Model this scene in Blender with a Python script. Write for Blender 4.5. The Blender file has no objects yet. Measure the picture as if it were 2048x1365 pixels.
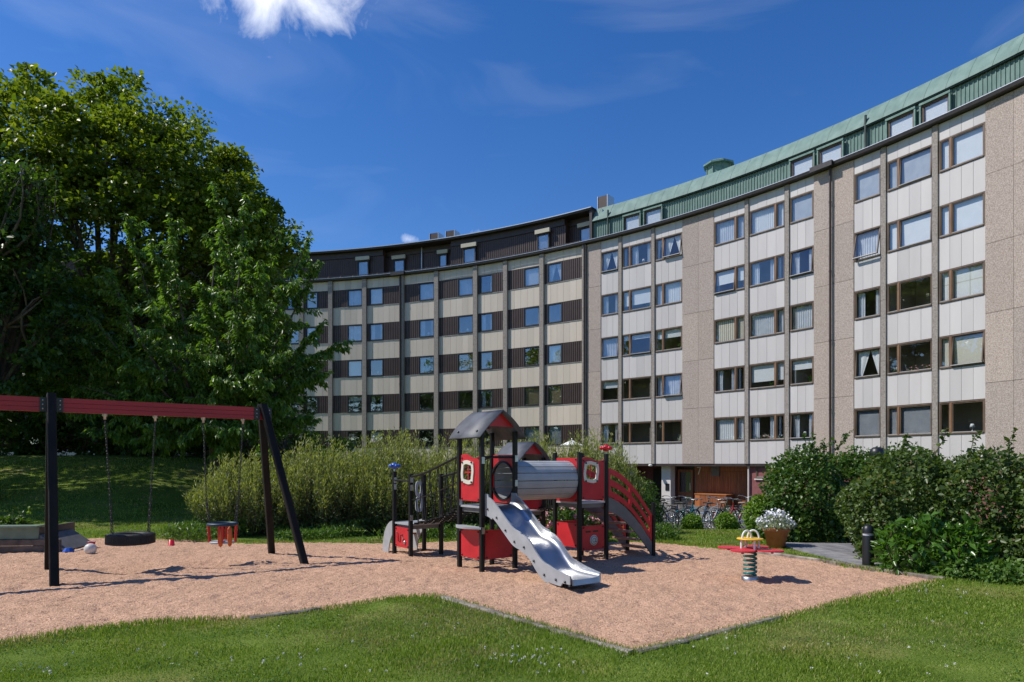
import bpy, math, random
import numpy as np
random.seed(7); rng = np.random.default_rng(7)
S = bpy.context.scene
COL = S.collection

# ------------------------------------------------------------------ camera, sky, sun, exposure
F, HX, HY, EYE = 1365.0, 1024.0, 928.0, 1.5      # focal length and horizon of the 2048 px photograph, eye height
cam = bpy.data.cameras.new('camera'); camo = bpy.data.objects.new('camera', cam); COL.objects.link(camo)
camo.location = (0, 0, EYE); camo.rotation_euler = (math.radians(90), 0, 0)
cam.sensor_width = 36; cam.lens = 24.0; cam.shift_y = (HY - 682.5) / 2048; cam.clip_end = 3000; cam.clip_start = .05
S.camera = camo
SUN_EL, SUN_DIR = math.radians(49), np.array([-1.0, .02])       # towards the sun, on the ground plane
w = bpy.data.worlds.new('World'); S.world = w; w.use_nodes = True
nt = w.node_tree; nt.nodes.clear()
def N(t, **k):
    n = nt.nodes.new(t)
    for a, b in k.items(): setattr(n, a, b)
    return n
out = N('ShaderNodeOutputWorld'); bg = N('ShaderNodeBackground'); sky = N('ShaderNodeTexSky')
sky.sky_type = 'NISHITA'; sky.sun_disc = False; sky.sun_elevation = SUN_EL
sky.sun_rotation = math.atan2(SUN_DIR[0], SUN_DIR[1])
sky.altitude = 400; sky.air_density = 1.0; sky.dust_density = .2; sky.ozone_density = 2.0
bg.inputs['Strength'].default_value = .132
tc = N('ShaderNodeTexCoord')
def vmath(op, a, b=None):
    n = N('ShaderNodeVectorMath', operation=op); nt.links.new(a, n.inputs[0])
    if b is not None:
        if isinstance(b, (tuple, list)): n.inputs[1].default_value = b
        else: nt.links.new(b, n.inputs[1])
    return n
def fmath(op, a, b=None, c=None, clamp=False):
    n = N('ShaderNodeMath', operation=op); n.use_clamp = clamp
    for i, v in enumerate((a, b, c)):
        if v is None: continue
        if isinstance(v, (int, float)): n.inputs[i].default_value = v
        else: nt.links.new(v, n.inputs[i])
    return n.outputs[0]
def cloud_blob(d, scale):                                          # soft cloud round a sky direction
    d = np.array(d, float); d /= np.linalg.norm(d)
    s = vmath('SUBTRACT', tc.outputs['Generated'], tuple(d)); m = vmath('MULTIPLY', s.outputs[0], scale)
    l = vmath('LENGTH', m.outputs[0]); return fmath('SUBTRACT', 1.0, l.outputs['Value'], clamp=True)
nz = N('ShaderNodeTexNoise'); nz.inputs['Scale'].default_value = 13; nz.inputs['Detail'].default_value = 9
nz.inputs['Roughness'].default_value = .6; nz.inputs['Distortion'].default_value = .5
nt.links.new(tc.outputs['Generated'], nz.inputs['Vector'])
b1 = cloud_blob((-.35, 1, .735), (4.6, 4.6, 8.5)); b2 = cloud_blob((-.150, 1, .328), (26, 26, 46)); b3 = cloud_blob((-.05, 1, .336), (24, 24, 52))
bs = fmath('ADD', fmath('ADD', b1, fmath('MULTIPLY', b2, .62)), fmath('MULTIPLY', b3, .40))
cf = fmath('MULTIPLY', fmath('SUBTRACT', fmath('ADD', fmath('MULTIPLY', bs, .85), fmath('MULTIPLY', nz.outputs['Fac'], 1.1)), .92), 2.6, clamp=True)
cf = fmath('MULTIPLY', cf, fmath('MULTIPLY', bs, 5, clamp=True))
mp = N('ShaderNodeMapping'); mp.inputs['Rotation'].default_value = (0, .55, .3); mp.inputs['Scale'].default_value = (1.2, 2, 5.5)
nt.links.new(tc.outputs['Generated'], mp.inputs['Vector'])
nw = N('ShaderNodeTexNoise'); nw.inputs['Scale'].default_value = 1.7; nw.inputs['Detail'].default_value = 7; nw.inputs['Distortion'].default_value = .8
nt.links.new(mp.outputs[0], nw.inputs['Vector'])
wf = fmath('MULTIPLY', fmath('SUBTRACT', nw.outputs['Fac'], .5, clamp=True), .42, clamp=True)
tot = fmath('MAXIMUM', fmath('MULTIPLY', cf, .93), wf)
hs = N('ShaderNodeHueSaturation'); hs.inputs['Hue'].default_value = .512; hs.inputs['Saturation'].default_value = 1.36; hs.inputs['Value'].default_value = 1.0
nt.links.new(sky.outputs[0], hs.inputs['Color'])
mx = N('ShaderNodeMix', data_type='RGBA'); nt.links.new(tot, mx.inputs['Factor'])
nt.links.new(hs.outputs[0], mx.inputs['A']); mx.inputs['B'].default_value = (8.6, 8.9, 9.8, 1)
nt.links.new(mx.outputs['Result'], bg.inputs['Color']); nt.links.new(bg.outputs[0], out.inputs[0])
sl = bpy.data.lights.new('sun', 'SUN'); sl.energy = 4.6; sl.angle = math.radians(.53); sl.color = (1, .955, .88)
so = bpy.data.objects.new('sun', sl); COL.objects.link(so)
from mathutils import Vector
sd = Vector((SUN_DIR[0]*math.cos(SUN_EL), SUN_DIR[1]*math.cos(SUN_EL), math.sin(SUN_EL)))
so.rotation_euler = sd.to_track_quat('Z', 'Y').to_euler(); so.location = (-30, 5, 40)
S.view_settings.view_transform = 'Standard'; S.view_settings.look = 'None'
S.view_settings.exposure = .08; S.view_settings.gamma = 1
S.render.engine = 'CYCLES'
try:
    S.cycles.max_bounces = 6; S.cycles.transparent_max_bounces = 8; S.cycles.caustics_reflective = False; S.cycles.caustics_refractive = False
except Exception: pass

# ------------------------------------------------------------------ materials
MATS = {}
def mat(name, c1, c2=None, *a, vary=0, **k):
    m = mat0(name, c1, c2, *a, **k)
    if vary and not m.get('varied'):
        m['varied'] = 1; t = m.node_tree; b = t.nodes['Principled BSDF']; r = [n for n in t.nodes if n.type == 'VALTORGB'][0]; oi = t.nodes.new('ShaderNodeObjectInfo')
        mr = t.nodes.new('ShaderNodeMapRange'); mr.inputs['To Min'].default_value = 1-vary; mr.inputs['To Max'].default_value = 1+vary
        h = t.nodes.new('ShaderNodeHueSaturation'); t.links.new(oi.outputs['Random'], mr.inputs['Value']); t.links.new(mr.outputs[0], h.inputs['Value']); t.links.new(r.outputs[0], h.inputs['Color']); t.links.new(h.outputs[0], b.inputs['Base Color'])
    return m
def mat0(name, c1, c2=None, rough=.6, scale=8, metal=0, bump=0, bscale=60, spec=.5, stretch=(1, 1, 1), detail=4, coat=0, ramp=(.35, .65)):
    if name in MATS: return MATS[name]
    m = bpy.data.materials.new(name); m.use_nodes = True; t = m.node_tree; L = t.links.new
    b = t.nodes['Principled BSDF']; b.inputs['Roughness'].default_value = rough; b.inputs['Metallic'].default_value = metal
    b.inputs['Specular IOR Level'].default_value = spec
    if coat: b.inputs['Coat Weight'].default_value = coat
    tcn = t.nodes.new('ShaderNodeTexCoord'); mp = t.nodes.new('ShaderNodeMapping'); mp.inputs['Scale'].default_value = stretch
    L(tcn.outputs['Object'], mp.inputs[0])
    if c2 is None: b.inputs['Base Color'].default_value = (*c1, 1)
    else:
        n = t.nodes.new('ShaderNodeTexNoise'); n.inputs['Scale'].default_value = scale; n.inputs['Detail'].default_value = detail
        r = t.nodes.new('ShaderNodeValToRGB'); r.color_ramp.elements[0].color = (*c1, 1); r.color_ramp.elements[1].color = (*c2, 1)
        r.color_ramp.elements[0].position, r.color_ramp.elements[1].position = ramp
        L(mp.outputs[0], n.inputs['Vector']); L(n.outputs['Fac'], r.inputs[0]); L(r.outputs[0], b.inputs['Base Color'])
    if bump:
        n2 = t.nodes.new('ShaderNodeTexNoise'); n2.inputs['Scale'].default_value = bscale; n2.inputs['Detail'].default_value = 5
        bp = t.nodes.new('ShaderNodeBump'); bp.inputs['Strength'].default_value = bump; bp.inputs['Distance'].default_value = .02
        L(mp.outputs[0], n2.inputs['Vector']); L(n2.outputs['Fac'], bp.inputs['Height']); L(bp.outputs[0], b.inputs['Normal'])
    MATS[name] = m; return m
def leafmat(name, ca, cb, cc=None, trans=.35, rough=.42):
    m = bpy.data.materials.new(name); m.use_nodes = True; t = m.node_tree; L = t.links.new
    b = t.nodes['Principled BSDF']; b.inputs['Roughness'].default_value = rough; b.inputs['Specular IOR Level'].default_value = .35
    g = t.nodes.new('ShaderNodeNewGeometry'); r = t.nodes.new('ShaderNodeValToRGB')
    r.color_ramp.elements[0].color = (*ca, 1); r.color_ramp.elements[1].color = (*cb, 1)
    if cc: e = r.color_ramp.elements.new(.93); e.color = (*cb, 1); r.color_ramp.elements[2].color = (*cc, 1)
    L(g.outputs['Random Per Island'], r.inputs[0]); L(r.outputs[0], b.inputs['Base Color'])
    tr = t.nodes.new('ShaderNodeBsdfTranslucent'); mxs = t.nodes.new('ShaderNodeMixShader'); mxs.inputs[0].default_value = trans
    mu = t.nodes.new('ShaderNodeMix'); mu.data_type = 'RGBA'; mu.blend_type = 'MULTIPLY'; mu.inputs['Factor'].default_value = 1
    L(r.outputs[0], mu.inputs['A']); mu.inputs['B'].default_value = (1.5, 1.6, .6, 1); L(mu.outputs['Result'], tr.inputs['Color'])
    L(b.outputs[0], mxs.inputs[1]); L(tr.outputs[0], mxs.inputs[2]); L(mxs.outputs[0], t.nodes['Material Output'].inputs[0])
    MATS[name] = m; return m
def glassmat(name, tint=(.8, .86, .88), refl=1.0):
    m = bpy.data.materials.new(name); m.use_nodes = True; t = m.node_tree; t.nodes.clear(); L = t.links.new
    o = t.nodes.new('ShaderNodeOutputMaterial'); mxs = t.nodes.new('ShaderNodeMixShader'); tr = t.nodes.new('ShaderNodeBsdfTransparent')
    tr.inputs[0].default_value = (*tint, 1); gl = t.nodes.new('ShaderNodeBsdfGlossy'); gl.inputs['Roughness'].default_value = .01
    gl.inputs['Color'].default_value = (.95, .97, 1, 1)
    lw = t.nodes.new('ShaderNodeLayerWeight'); lw.inputs['Blend'].default_value = .5; fr = t.nodes.new('ShaderNodeMath'); fr.operation = 'POWER'; fr.inputs[1].default_value = 4.0
    L(lw.outputs['Facing'], fr.inputs[0]); ma = t.nodes.new('ShaderNodeMath'); ma.operation = 'MULTIPLY_ADD'; ma.use_clamp = True
    ma.inputs[1].default_value = .9 * refl; ma.inputs[2].default_value = .08 * refl
    n = t.nodes.new('ShaderNodeTexNoise'); n.inputs['Scale'].default_value = 1.3; bp = t.nodes.new('ShaderNodeBump')
    bp.inputs['Strength'].default_value = .06; bp.inputs['Distance'].default_value = .05
    tcn = t.nodes.new('ShaderNodeTexCoord'); L(tcn.outputs['Object'], n.inputs['Vector']); L(n.outputs['Fac'], bp.inputs['Height']); L(bp.outputs[0], gl.inputs['Normal'])
    L(fr.outputs[0], ma.inputs[0]); L(ma.outputs[0], mxs.inputs[0]); L(tr.outputs[0], mxs.inputs[1]); L(gl.outputs[0], mxs.inputs[2]); L(mxs.outputs[0], o.inputs[0])
    MATS[name] = m; return m

mat('post_black', (.006, .006, .0065), (.012, .011, .011), .5, 6, spec=.3, bump=.15, bscale=40, stretch=(1, 1, .15))
mat('red_board', (.43, .011, .018), (.56, .020, .028), .42, 3, bump=.05, bscale=120)
mat('grey_board', (.33, .34, .35), (.40, .41, .42), .5, 4, bump=.05, bscale=90, vary=0.04)
mat('dark_grey_board', (.12, .115, .115), (.16, .155, .15), .55, 5)
mat('roof_board', (.065, .068, .08), (.11, .114, .128), .55, 5, bump=.15, bscale=60)
mat('cream_board', (.62, .58, .48), (.70, .66, .55), .5, 5)
mat('steel', (.38, .385, .40), (.46, .465, .475), .36, 5, metal=1, bump=.04, bscale=30)
mat('galv', (.42, .43, .43), (.55, .55, .55), .4, 20, metal=1)
mat('black_plastic', (.006, .006, .006), None, .4)
mat('bolt', (.02, .02, .022), None, .3)
mat('beam_red', (.30, .008, .016), (.37, .014, .024), .45, 4, bump=.12, bscale=30, stretch=(.2, .2, 1))
mat('swing_black', (.007, .006, .006), (.016, .013, .012), .6, 6, spec=.2, bump=.25, bscale=30, stretch=(1, 1, .15))
mat('rubber', (.010, .010, .011), (.020, .020, .021), .62, 20, bump=.3, bscale=90)
mat('chain', (.012, .012, .013), (.05, .05, .05), .45, 40, metal=.3)
mat('tread_wood', (.23, .13, .085), (.33, .21, .15), .7, 6, bump=.2, bscale=40, stretch=(1, 6, 6), vary=0.2)
mat('blue_paint', (.02, .09, .42), None, .3, coat=.3)
mat('red_paint', (.55, .01, .02), None, .25, coat=.4)
mat('yellow', (.75, .42, .02), (.80, .48, .04), .4, 5)
mat('white_paint', (.75, .74, .70), (.80, .79, .76), .4, 8)
mat('seat_red', (.52, .02, .035), (.58, .03, .045), .45, 4)
mat('spring_green', (.005, .16, .15), (.01, .20, .18), .35, 6, coat=.3)
mat('terracotta', (.42, .13, .06), (.52, .19, .10), .75, 7, bump=.15)
mat('soil', (.03, .02, .014), (.06, .045, .03), .95, 20, bump=.6)
mat('bark', (.05, .038, .028), (.12, .095, .07), .9, 9, bump=.7, bscale=18, stretch=(1, 1, .25))
mat('stem', (.06, .045, .025), (.13, .10, .06), .85, 9)
mat('timber', (.12, .095, .075), (.30, .26, .22), .85, 5, bump=.6, bscale=22, stretch=(1, 1, 1), vary=0.2)
mat('deck_wood', (.15, .145, .15), (.25, .24, .24), .8, 4, bump=.4, bscale=30, vary=0.2)
mat('green_board', (.12, .17, .12), (.18, .24, .17), .6, 5)
mat('old_board', (.07, .055, .045), (.14, .11, .09), .85, 6, bump=.3)
# building
mat('panel_grey', (.52, .485, .475), (.58, .545, .53), .55, 1.6, detail=8, stretch=(1, 1, .22), ramp=(.25, .75), vary=0.05)
mat('panel_grey_b', (.49, .46, .45), (.55, .515, .505), .55, 1.6, detail=8, stretch=(1, 1, .22), ramp=(.25, .75), vary=0.05)
mat('panel_beige', (.58, .49, .40), (.64, .55, .46), .6, 1.6, detail=8, stretch=(1, 1, .22), ramp=(.25, .75), vary=0.06)
mat('panel_beige_b', (.54, .46, .375), (.60, .515, .43), .6, 1.6, detail=8, stretch=(1, 1, .22), ramp=(.25, .75), vary=0.06)
mat('aggregate', (.25, .195, .165), (.56, .465, .405), .9, 26, bump=.6, bscale=34, detail=4, ramp=(.3, .7), vary=0.07)
mat('aggregate_b', (.24, .19, .165), (.53, .445, .395), .9, 26, bump=.6, bscale=34, detail=4, ramp=(.3, .7), vary=0.07)
mat('pilaster', (.19, .16, .14), (.38, .335, .30), .9, 18, bump=.6, bscale=26, ramp=(.3, .7))
mat('brown_sheet', (.055, .031, .025), (.070, .041, .033), .5, 2)
mat('brown_trim', (.030, .020, .018), (.045, .030, .026), .5, 4)
mat('gutter', (.025, .019, .017), (.04, .03, .027), .45, 5)
mat('copper', (.095, .17, .148), (.165, .255, .225), .7, 2.2, detail=8, stretch=(1, 1, .6), ramp=(.3, .7))
mat('copper_seam', (.10, .19, .16), (.165, .27, .23), .7, 5, detail=6)
mat('copper_dark', (.03, .045, .038), (.05, .07, .06), .6, 5)
mat('frame_brown', (.085, .055, .036), (.15, .095, .06), .6, 5, stretch=(1, 1, .3))
mat('mullion_wood', (.15, .075, .035), (.24, .125, .06), .55, 5, stretch=(1, 1, .3))
mat('frame_dark', (.022, .018, .017), None, .5)
mat('sill', (.36, .35, .34), None, .45)
mat('interior', (.40, .37, .33), (.50, .47, .42), .9, 1)
mat('blind_white', (.78, .78, .78), (.82, .82, .82), .8, 3)
mat('blind_cream', (.62, .58, .48), None, .8)
mat('blind_tan', (.42, .30, .16), None, .8)
mat('blind_grey', (.42, .44, .48), (.5, .52, .55), .8, 3)
mat('blind_teal', (.12, .30, .32), None, .8)
mat('sheer', (.55, .58, .64), (.68, .70, .75), .9, 3)
mat('stripe_gold', (.55, .42, .22), None, .8)
mat('shutter_box', (.50, .45, .35), None, .6)
mat('wood_cladding', (.21, .066, .024), (.36, .125, .048), .5, 5, stretch=(3, 3, .25), vary=0.15)
mat('wood_light', (.40, .13, .035), (.48, .17, .05), .5, 5, stretch=(3, 3, .3))
mat('purple_wall', (.20, .065, .065), (.25, .09, .088), .8, 6)
mat('white_wall', (.60, .56, .52), (.68, .64, .60), .8, 2)
mat('dark_metal', (.012, .013, .015), None, .4)
mat('sign_black', (.01, .01, .01), None, .4)
mat('flower_white', (.80, .80, .82), None, .7); mat('flower_pink', (.72, .36, .36), None, .7)
mat('paving', (.10, .095, .09), (.16, .15, .14), .9, 3, bump=.3)
glassmat('glass', (.95, .965, .97)); glassmat('glass_left', (.93, .95, .96), 1.9)
leafmat('maple_leaf', (.085, .135, .014), (.20, .25, .026), (.29, .28, .045), trans=.40)
leafmat('cherry_leaf', (.070, .145, .022), (.15, .26, .042), (.23, .29, .07), trans=.42, rough=.36)
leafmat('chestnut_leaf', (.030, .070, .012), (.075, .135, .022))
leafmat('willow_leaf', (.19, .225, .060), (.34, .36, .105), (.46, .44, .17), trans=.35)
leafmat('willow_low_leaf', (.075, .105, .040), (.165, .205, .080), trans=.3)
leafmat('vine_leaf', (.035, .082, .014), (.085, .160, .025), (.20, .17, .07), rough=.32)
leafmat('hedge_leaf', (.045, .082, .018), (.105, .160, .035), (.24, .17, .10), rough=.38)
leafmat('laurel_leaf', (.045, .115, .014), (.10, .21, .026), rough=.25)
leafmat('bright_leaf', (.10, .19, .018), (.19, .30, .035), rough=.4)
leafmat('dark_shrub_leaf', (.035, .075, .012), (.10, .18, .025))
leafmat('silver_leaf', (.22, .26, .20), (.36, .40, .33))
leafmat('grass_blade', (.10, .17, .014), (.245, .325, .036), (.46, .41, .16), trans=.3, rough=.5)
leafmat('weed_leaf', (.05, .115, .018), (.13, .22, .04), trans=.3)

def lawn_material():
    m = mat('lawn', (.075, .125, .016), (.15, .21, .034), .95, 1.1, bump=1.0, bscale=55, detail=8, spec=.1)
    t = m.node_tree; L = t.links.new; b = t.nodes['Principled BSDF']; ramp = [n for n in t.nodes if n.type == 'VALTORGB'][0]
    tcn = [n for n in t.nodes if n.type == 'TEX_COORD'][0]
    n = t.nodes.new('ShaderNodeTexNoise'); n.inputs['Scale'].default_value = .55; n.inputs['Detail'].default_value = 6
    r = t.nodes.new('ShaderNodeValToRGB'); r.color_ramp.elements[0].position = .56; r.color_ramp.elements[1].position = .74
    mxn = t.nodes.new('ShaderNodeMix'); mxn.data_type = 'RGBA'; mxn.inputs['B'].default_value = (.24, .20, .075, 1)
    L(tcn.outputs['Object'], n.inputs['Vector']); L(n.outputs['Fac'], r.inputs[0]); L(r.outputs[0], mxn.inputs['Factor'])
    L(ramp.outputs[0], mxn.inputs['A']); L(mxn.outputs['Result'], b.inputs['Base Color'])
lawn_material()
def sand_material():
    m = bpy.data.materials.new('sand'); m.use_nodes = True; t = m.node_tree; L = t.links.new; b = t.nodes['Principled BSDF']
    b.inputs['Roughness'].default_value = .95; b.inputs['Specular IOR Level'].default_value = .1
    tcn = t.nodes.new('ShaderNodeTexCoord')
    def nz(s, d=4): n = t.nodes.new('ShaderNodeTexNoise'); n.inputs['Scale'].default_value = s; n.inputs['Detail'].default_value = d; L(tcn.outputs['Object'], n.inputs['Vector']); return n
    a = nz(75, 5); r = t.nodes.new('ShaderNodeValToRGB'); L(a.outputs['Fac'], r.inputs[0])
    r.color_ramp.elements[0].position = .32; r.color_ramp.elements[1].position = .68
    r.color_ramp.elements[0].color = (.31, .18, .115, 1); r.color_ramp.elements[1].color = (.72, .475, .33, 1)
    c = nz(2.2, 6); mxn = t.nodes.new('ShaderNodeMix'); mxn.data_type = 'RGBA'; mxn.blend_type = 'MULTIPLY'; mxn.inputs['Factor'].default_value = 1
    r2 = t.nodes.new('ShaderNodeValToRGB'); r2.color_ramp.elements[0].position = .3; r2.color_ramp.elements[1].position = .7
    r2.color_ramp.elements[0].color = (.86, .84, .82, 1); r2.color_ramp.elements[1].color = (1.06, 1.03, 1.0, 1); L(c.outputs['Fac'], r2.inputs[0])
    L(r.outputs[0], mxn.inputs['A']); L(r2.outputs[0], mxn.inputs['B']); g = nz(34, 6); r3 = t.nodes.new('ShaderNodeValToRGB'); r3.color_ramp.elements[0].position = .33; r3.color_ramp.elements[1].position = .47
    r3.color_ramp.elements[0].color = (.60, .56, .52, 1); r3.color_ramp.elements[1].color = (1.04, 1.04, 1.04, 1); L(g.outputs['Fac'], r3.inputs[0])
    mx2 = t.nodes.new('ShaderNodeMix'); mx2.data_type = 'RGBA'; mx2.blend_type = 'MULTIPLY'; mx2.inputs['Factor'].default_value = 1
    L(mxn.outputs['Result'], mx2.inputs['A']); L(r3.outputs[0], mx2.inputs['B']); L(mx2.outputs['Result'], b.inputs['Base Color'])
    d = nz(60, 5); e = nz(22, 5); ad = t.nodes.new('ShaderNodeMath'); ad.operation = 'MULTIPLY_ADD'; ad.inputs[1].default_value = .45
    L(e.outputs['Fac'], ad.inputs[0]); L(d.outputs['Fac'], ad.inputs[2])
    bp = t.nodes.new('ShaderNodeBump'); bp.inputs['Strength'].default_value = .7; bp.inputs['Distance'].default_value = .025
    L(ad.outputs[0], bp.inputs['Height']); L(bp.outputs[0], b.inputs['Normal']); MATS['sand'] = m
sand_material()

# ------------------------------------------------------------------ mesh helpers
def A(*v): return np.array(v, float)
def unit(v): v = np.asarray(v, float); return v / max(np.linalg.norm(v), 1e-9)
class Fr:                                                         # local frame: origin + three axes
    def __init__(s, o, u, v, w): s.o, s.u, s.v, s.w = (np.asarray(k, float) for k in (o, u, v, w))
    def __call__(s, a, b, c): return s.o + s.u*a + s.v*b + s.w*c
WORLD = Fr((0, 0, 0), (1, 0, 0), (0, 1, 0), (0, 0, 1))
def rotfr(o, rz): c, s_ = math.cos(rz), math.sin(rz); return Fr(o, (c, s_, 0), (-s_, c, 0), (0, 0, 1))
class MB:
    def __init__(s): s.v = []; s.f = []; s.sm = []
    def add(s, V, Fc, smooth=False):
        k = len(s.v); s.v += [tuple(map(float, p)) for p in V]; s.f += [tuple(i + k for i in f) for f in Fc]; s.sm += [smooth]*len(Fc); return s
    def box(s, fr, a0, a1, b0, b1, c0, c1):
        P = [fr(a, b, c) for c in (c0, c1) for b in (b0, b1) for a in (a0, a1)]
        return s.add(P, [(0, 2, 3, 1), (4, 5, 7, 6), (0, 1, 5, 4), (2, 6, 7, 3), (0, 4, 6, 2), (1, 3, 7, 5)])
    def bar(s, p, q, wx, wy, up=(0, 0, 1)):                        # rectangular bar from p to q
        p, q = np.asarray(p, float), np.asarray(q, float); d = unit(q - p); a = np.cross(d, up)
        a = unit(a) if np.linalg.norm(a) > 1e-4 else A(1, 0, 0); b = np.cross(a, d)
        return s.box(Fr(p, a, b, d), -wx/2, wx/2, -wy/2, wy/2, 0, np.linalg.norm(q - p))
    def tube(s, pts, r, n=8, closed=False, caps=True, smooth=True):
        pts = [np.asarray(p, float) for p in pts]; m = len(pts); rs = r if hasattr(r, '__len__') else [r]*m
        V = []; ref = None
        for i, p in enumerate(pts):
            d = unit((pts[(i+1) % m] if (closed or i < m-1) else p) - (pts[i-1] if (closed or i > 0) else p))
            if ref is None: ref = A(0, 0, 1) if abs(d[2]) < .9 else A(1, 0, 0)
            a = unit(np.cross(d, ref)); b = np.cross(a, d); ref = b
            V += [p + rs[i]*(a*math.cos(t) + b*math.sin(t)) for t in [2*math.pi*k/n for k in range(n)]]
        Fc = []
        for i in range(m if closed else m-1):
            j = (i+1) % m
            Fc += [(i*n+k, i*n+(k+1) % n, j*n+(k+1) % n, j*n+k) for k in range(n)]
        s.add(V, Fc, smooth)
        if caps and not closed: s.add(V[:n], [tuple(range(n))[::-1]]); s.add(V[-n:], [tuple(range(n))])
        return s
    def lathe(s, prof, o=(0, 0, 0), fr=None, n=16, smooth=True):   # profile of (radius, height)
        fr = fr or Fr(o, (1, 0, 0), (0, 1, 0), (0, 0, 1)); V = []; Fc = []
        for r, z in prof: V += [fr(r*math.cos(2*math.pi*k/n), r*math.sin(2*math.pi*k/n), z) for k in range(n)]
        for i in range(len(prof)-1): Fc += [(i*n+k, i*n+(k+1) % n, (i+1)*n+(k+1) % n, (i+1)*n+k) for k in range(n)]
        return s.add(V, Fc, smooth)
    def prism(s, poly, fr, t0, t1):                                # polygon in (u, w), thick along v
        n = len(poly); V = [fr(a, t0, c) for a, c in poly] + [fr(a, t1, c) for a, c in poly]
        return s.add(V, [tuple(range(n)), tuple(range(2*n-1, n-1, -1))] + [(i, i+n, (i+1) % n + n, (i+1) % n) for i in range(n)])
    def strip(s, A_, B_, fr, t0, t1, smooth=False):                # band between two (u, w) curves, thick along v
        n = len(A_); V = [fr(a, t, c) for t in (t0, t1) for cur in (A_, B_) for a, c in cur]; Fc = []
        for i in range(n-1):
            a, b, c, d = i, i+1, n+i+1, n+i
            Fc += [(a, b, c, d), (2*n+d, 2*n+c, 2*n+b, 2*n+a), (a, 2*n+a, 2*n+b, b), (d, c, 2*n+c, 2*n+d)]
        Fc += [(0, n, 3*n, 2*n), (n-1, 3*n-1, 4*n-1, 2*n-1)]
        return s.add(V, Fc, smooth)
    def ring(s, outer, inner, fr, t0, t1):                         # closed band: board with a hole
        return s.strip(outer + outer[:1], inner + inner[:1], fr, t0, t1)
    def build(s, name, m, parent=None, loc=None):
        me = bpy.data.meshes.new(name); o = bpy.data.objects.new(name, me); COL.objects.link(o)
        off = np.array(parent_loc(parent) if parent is not None else (loc if loc is not None else (0, 0, 0)))
        V = np.array(s.v, float).reshape(-1, 3) - off
        me.from_pydata(V.tolist(), [], s.f); me.polygons.foreach_set('use_smooth', s.sm)
        me.materials.append(MATS[m]); me.update()
        if parent is not None: o.parent = parent
        elif loc is not None: o.location = loc
        return o
WLOC = {}
def parent_loc(p):
    return WLOC.get(p.name, (0, 0, 0))
def thing(name, label, cat, loc, group=None):
    o = bpy.data.objects.new(name, None); COL.objects.link(o); o.location = loc; o.empty_display_size = .2
    WLOC[o.name] = tuple(loc); return tag(o, label, cat, group)
def tag(o, label=None, cat=None, group=None, kind=None):
    if label: o['label'] = label
    if cat: o['category'] = cat
    if group: o['group'] = group
    if kind: o['kind'] = kind
    return o
def sub(o, parent):                                                # note the world offset of a part so that sub-parts can hang on it
    WLOC[o.name] = parent_loc(parent); return o
def fastmesh(name, V, quads, m, parent=None, smooth=False, tris=None, loc=None):
    me = bpy.data.meshes.new(name); off = np.array(parent_loc(parent) if parent is not None else (loc if loc is not None else (0, 0, 0)))
    V = np.ascontiguousarray(V - off, dtype=np.float32); nq = 0 if quads is None else len(quads); ntr = 0 if tris is None else len(tris)
    me.vertices.add(len(V)); me.vertices.foreach_set('co', V.ravel())
    idx = []; 
    if nq: idx.append(quads.ravel())
    if ntr: idx.append(tris.ravel())
    idx = np.concatenate(idx).astype(np.int32); me.loops.add(len(idx)); me.loops.foreach_set('vertex_index', idx)
    me.polygons.add(nq+ntr); st = np.concatenate([np.arange(nq)*4, nq*4 + np.arange(ntr)*3]).astype(np.int32)
    me.polygons.foreach_set('loop_start', st); me.update(calc_edges=True); me.validate()
    if smooth: me.polygons.foreach_set('use_smooth', np.ones(nq+ntr, bool))
    me.materials.append(MATS[m]); o = bpy.data.objects.new(name, me); COL.objects.link(o)
    if parent is not None: o.parent = parent
    elif loc is not None: o.location = loc
    return o
def catmull(pts, n=8):
    P = [np.asarray(p, float) for p in pts]; P = [2*P[0]-P[1]] + P + [2*P[-1]-P[-2]]; R = []
    for i in range(1, len(P)-2):
        for k in range(n):
            t = k/n; a, b, c, d = P[i-1:i+3]
            R.append(.5*(2*b + (c-a)*t + (2*a-5*b+4*c-d)*t*t + (3*b-a-3*c+d)*t**3))
    return R + [P[-2]]
def arcpts(fr, cx, cy, r, a0, a1, n, v=0): return [fr(cx + r*math.cos(a0+(a1-a0)*k/n), v, cy + r*math.sin(a0+(a1-a0)*k/n)) for k in range(n+1)]

# leaves: diamond-shaped, slightly folded, two triangles a side
def leaves(name, C, D, Ln, Wd, m, parent=None, loc=None, up=None, fold=.25):
    n = len(C); D = D / np.maximum(np.linalg.norm(D, axis=1, keepdims=True), 1e-6)
    if up is None: up = rng.normal(size=(n, 3)); up[:, 2] += 1.2
    Sx = np.cross(D, up); Sx /= np.maximum(np.linalg.norm(Sx, axis=1, keepdims=True), 1e-6); Nn = np.cross(Sx, D)
    Ln = (Ln if hasattr(Ln, 'shape') else np.full(n, Ln))[:, None]; Wd = (Wd if hasattr(Wd, 'shape') else np.full(n, Wd))[:, None]
    V = np.empty((n, 4, 3)); V[:, 0] = C; V[:, 2] = C + D*Ln
    mid = C + D*Ln*.45 + Nn*Wd*fold
    V[:, 1] = mid + Sx*Wd*.5; V[:, 3] = mid - Sx*Wd*.5
    q = np.arange(n*4).reshape(n, 4)
    tr = np.concatenate([q[:, [0, 1, 2]], q[:, [0, 2, 3]]])
    return fastmesh(name, V.reshape(-1, 3), None, m, parent, tris=tr, loc=loc)

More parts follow.
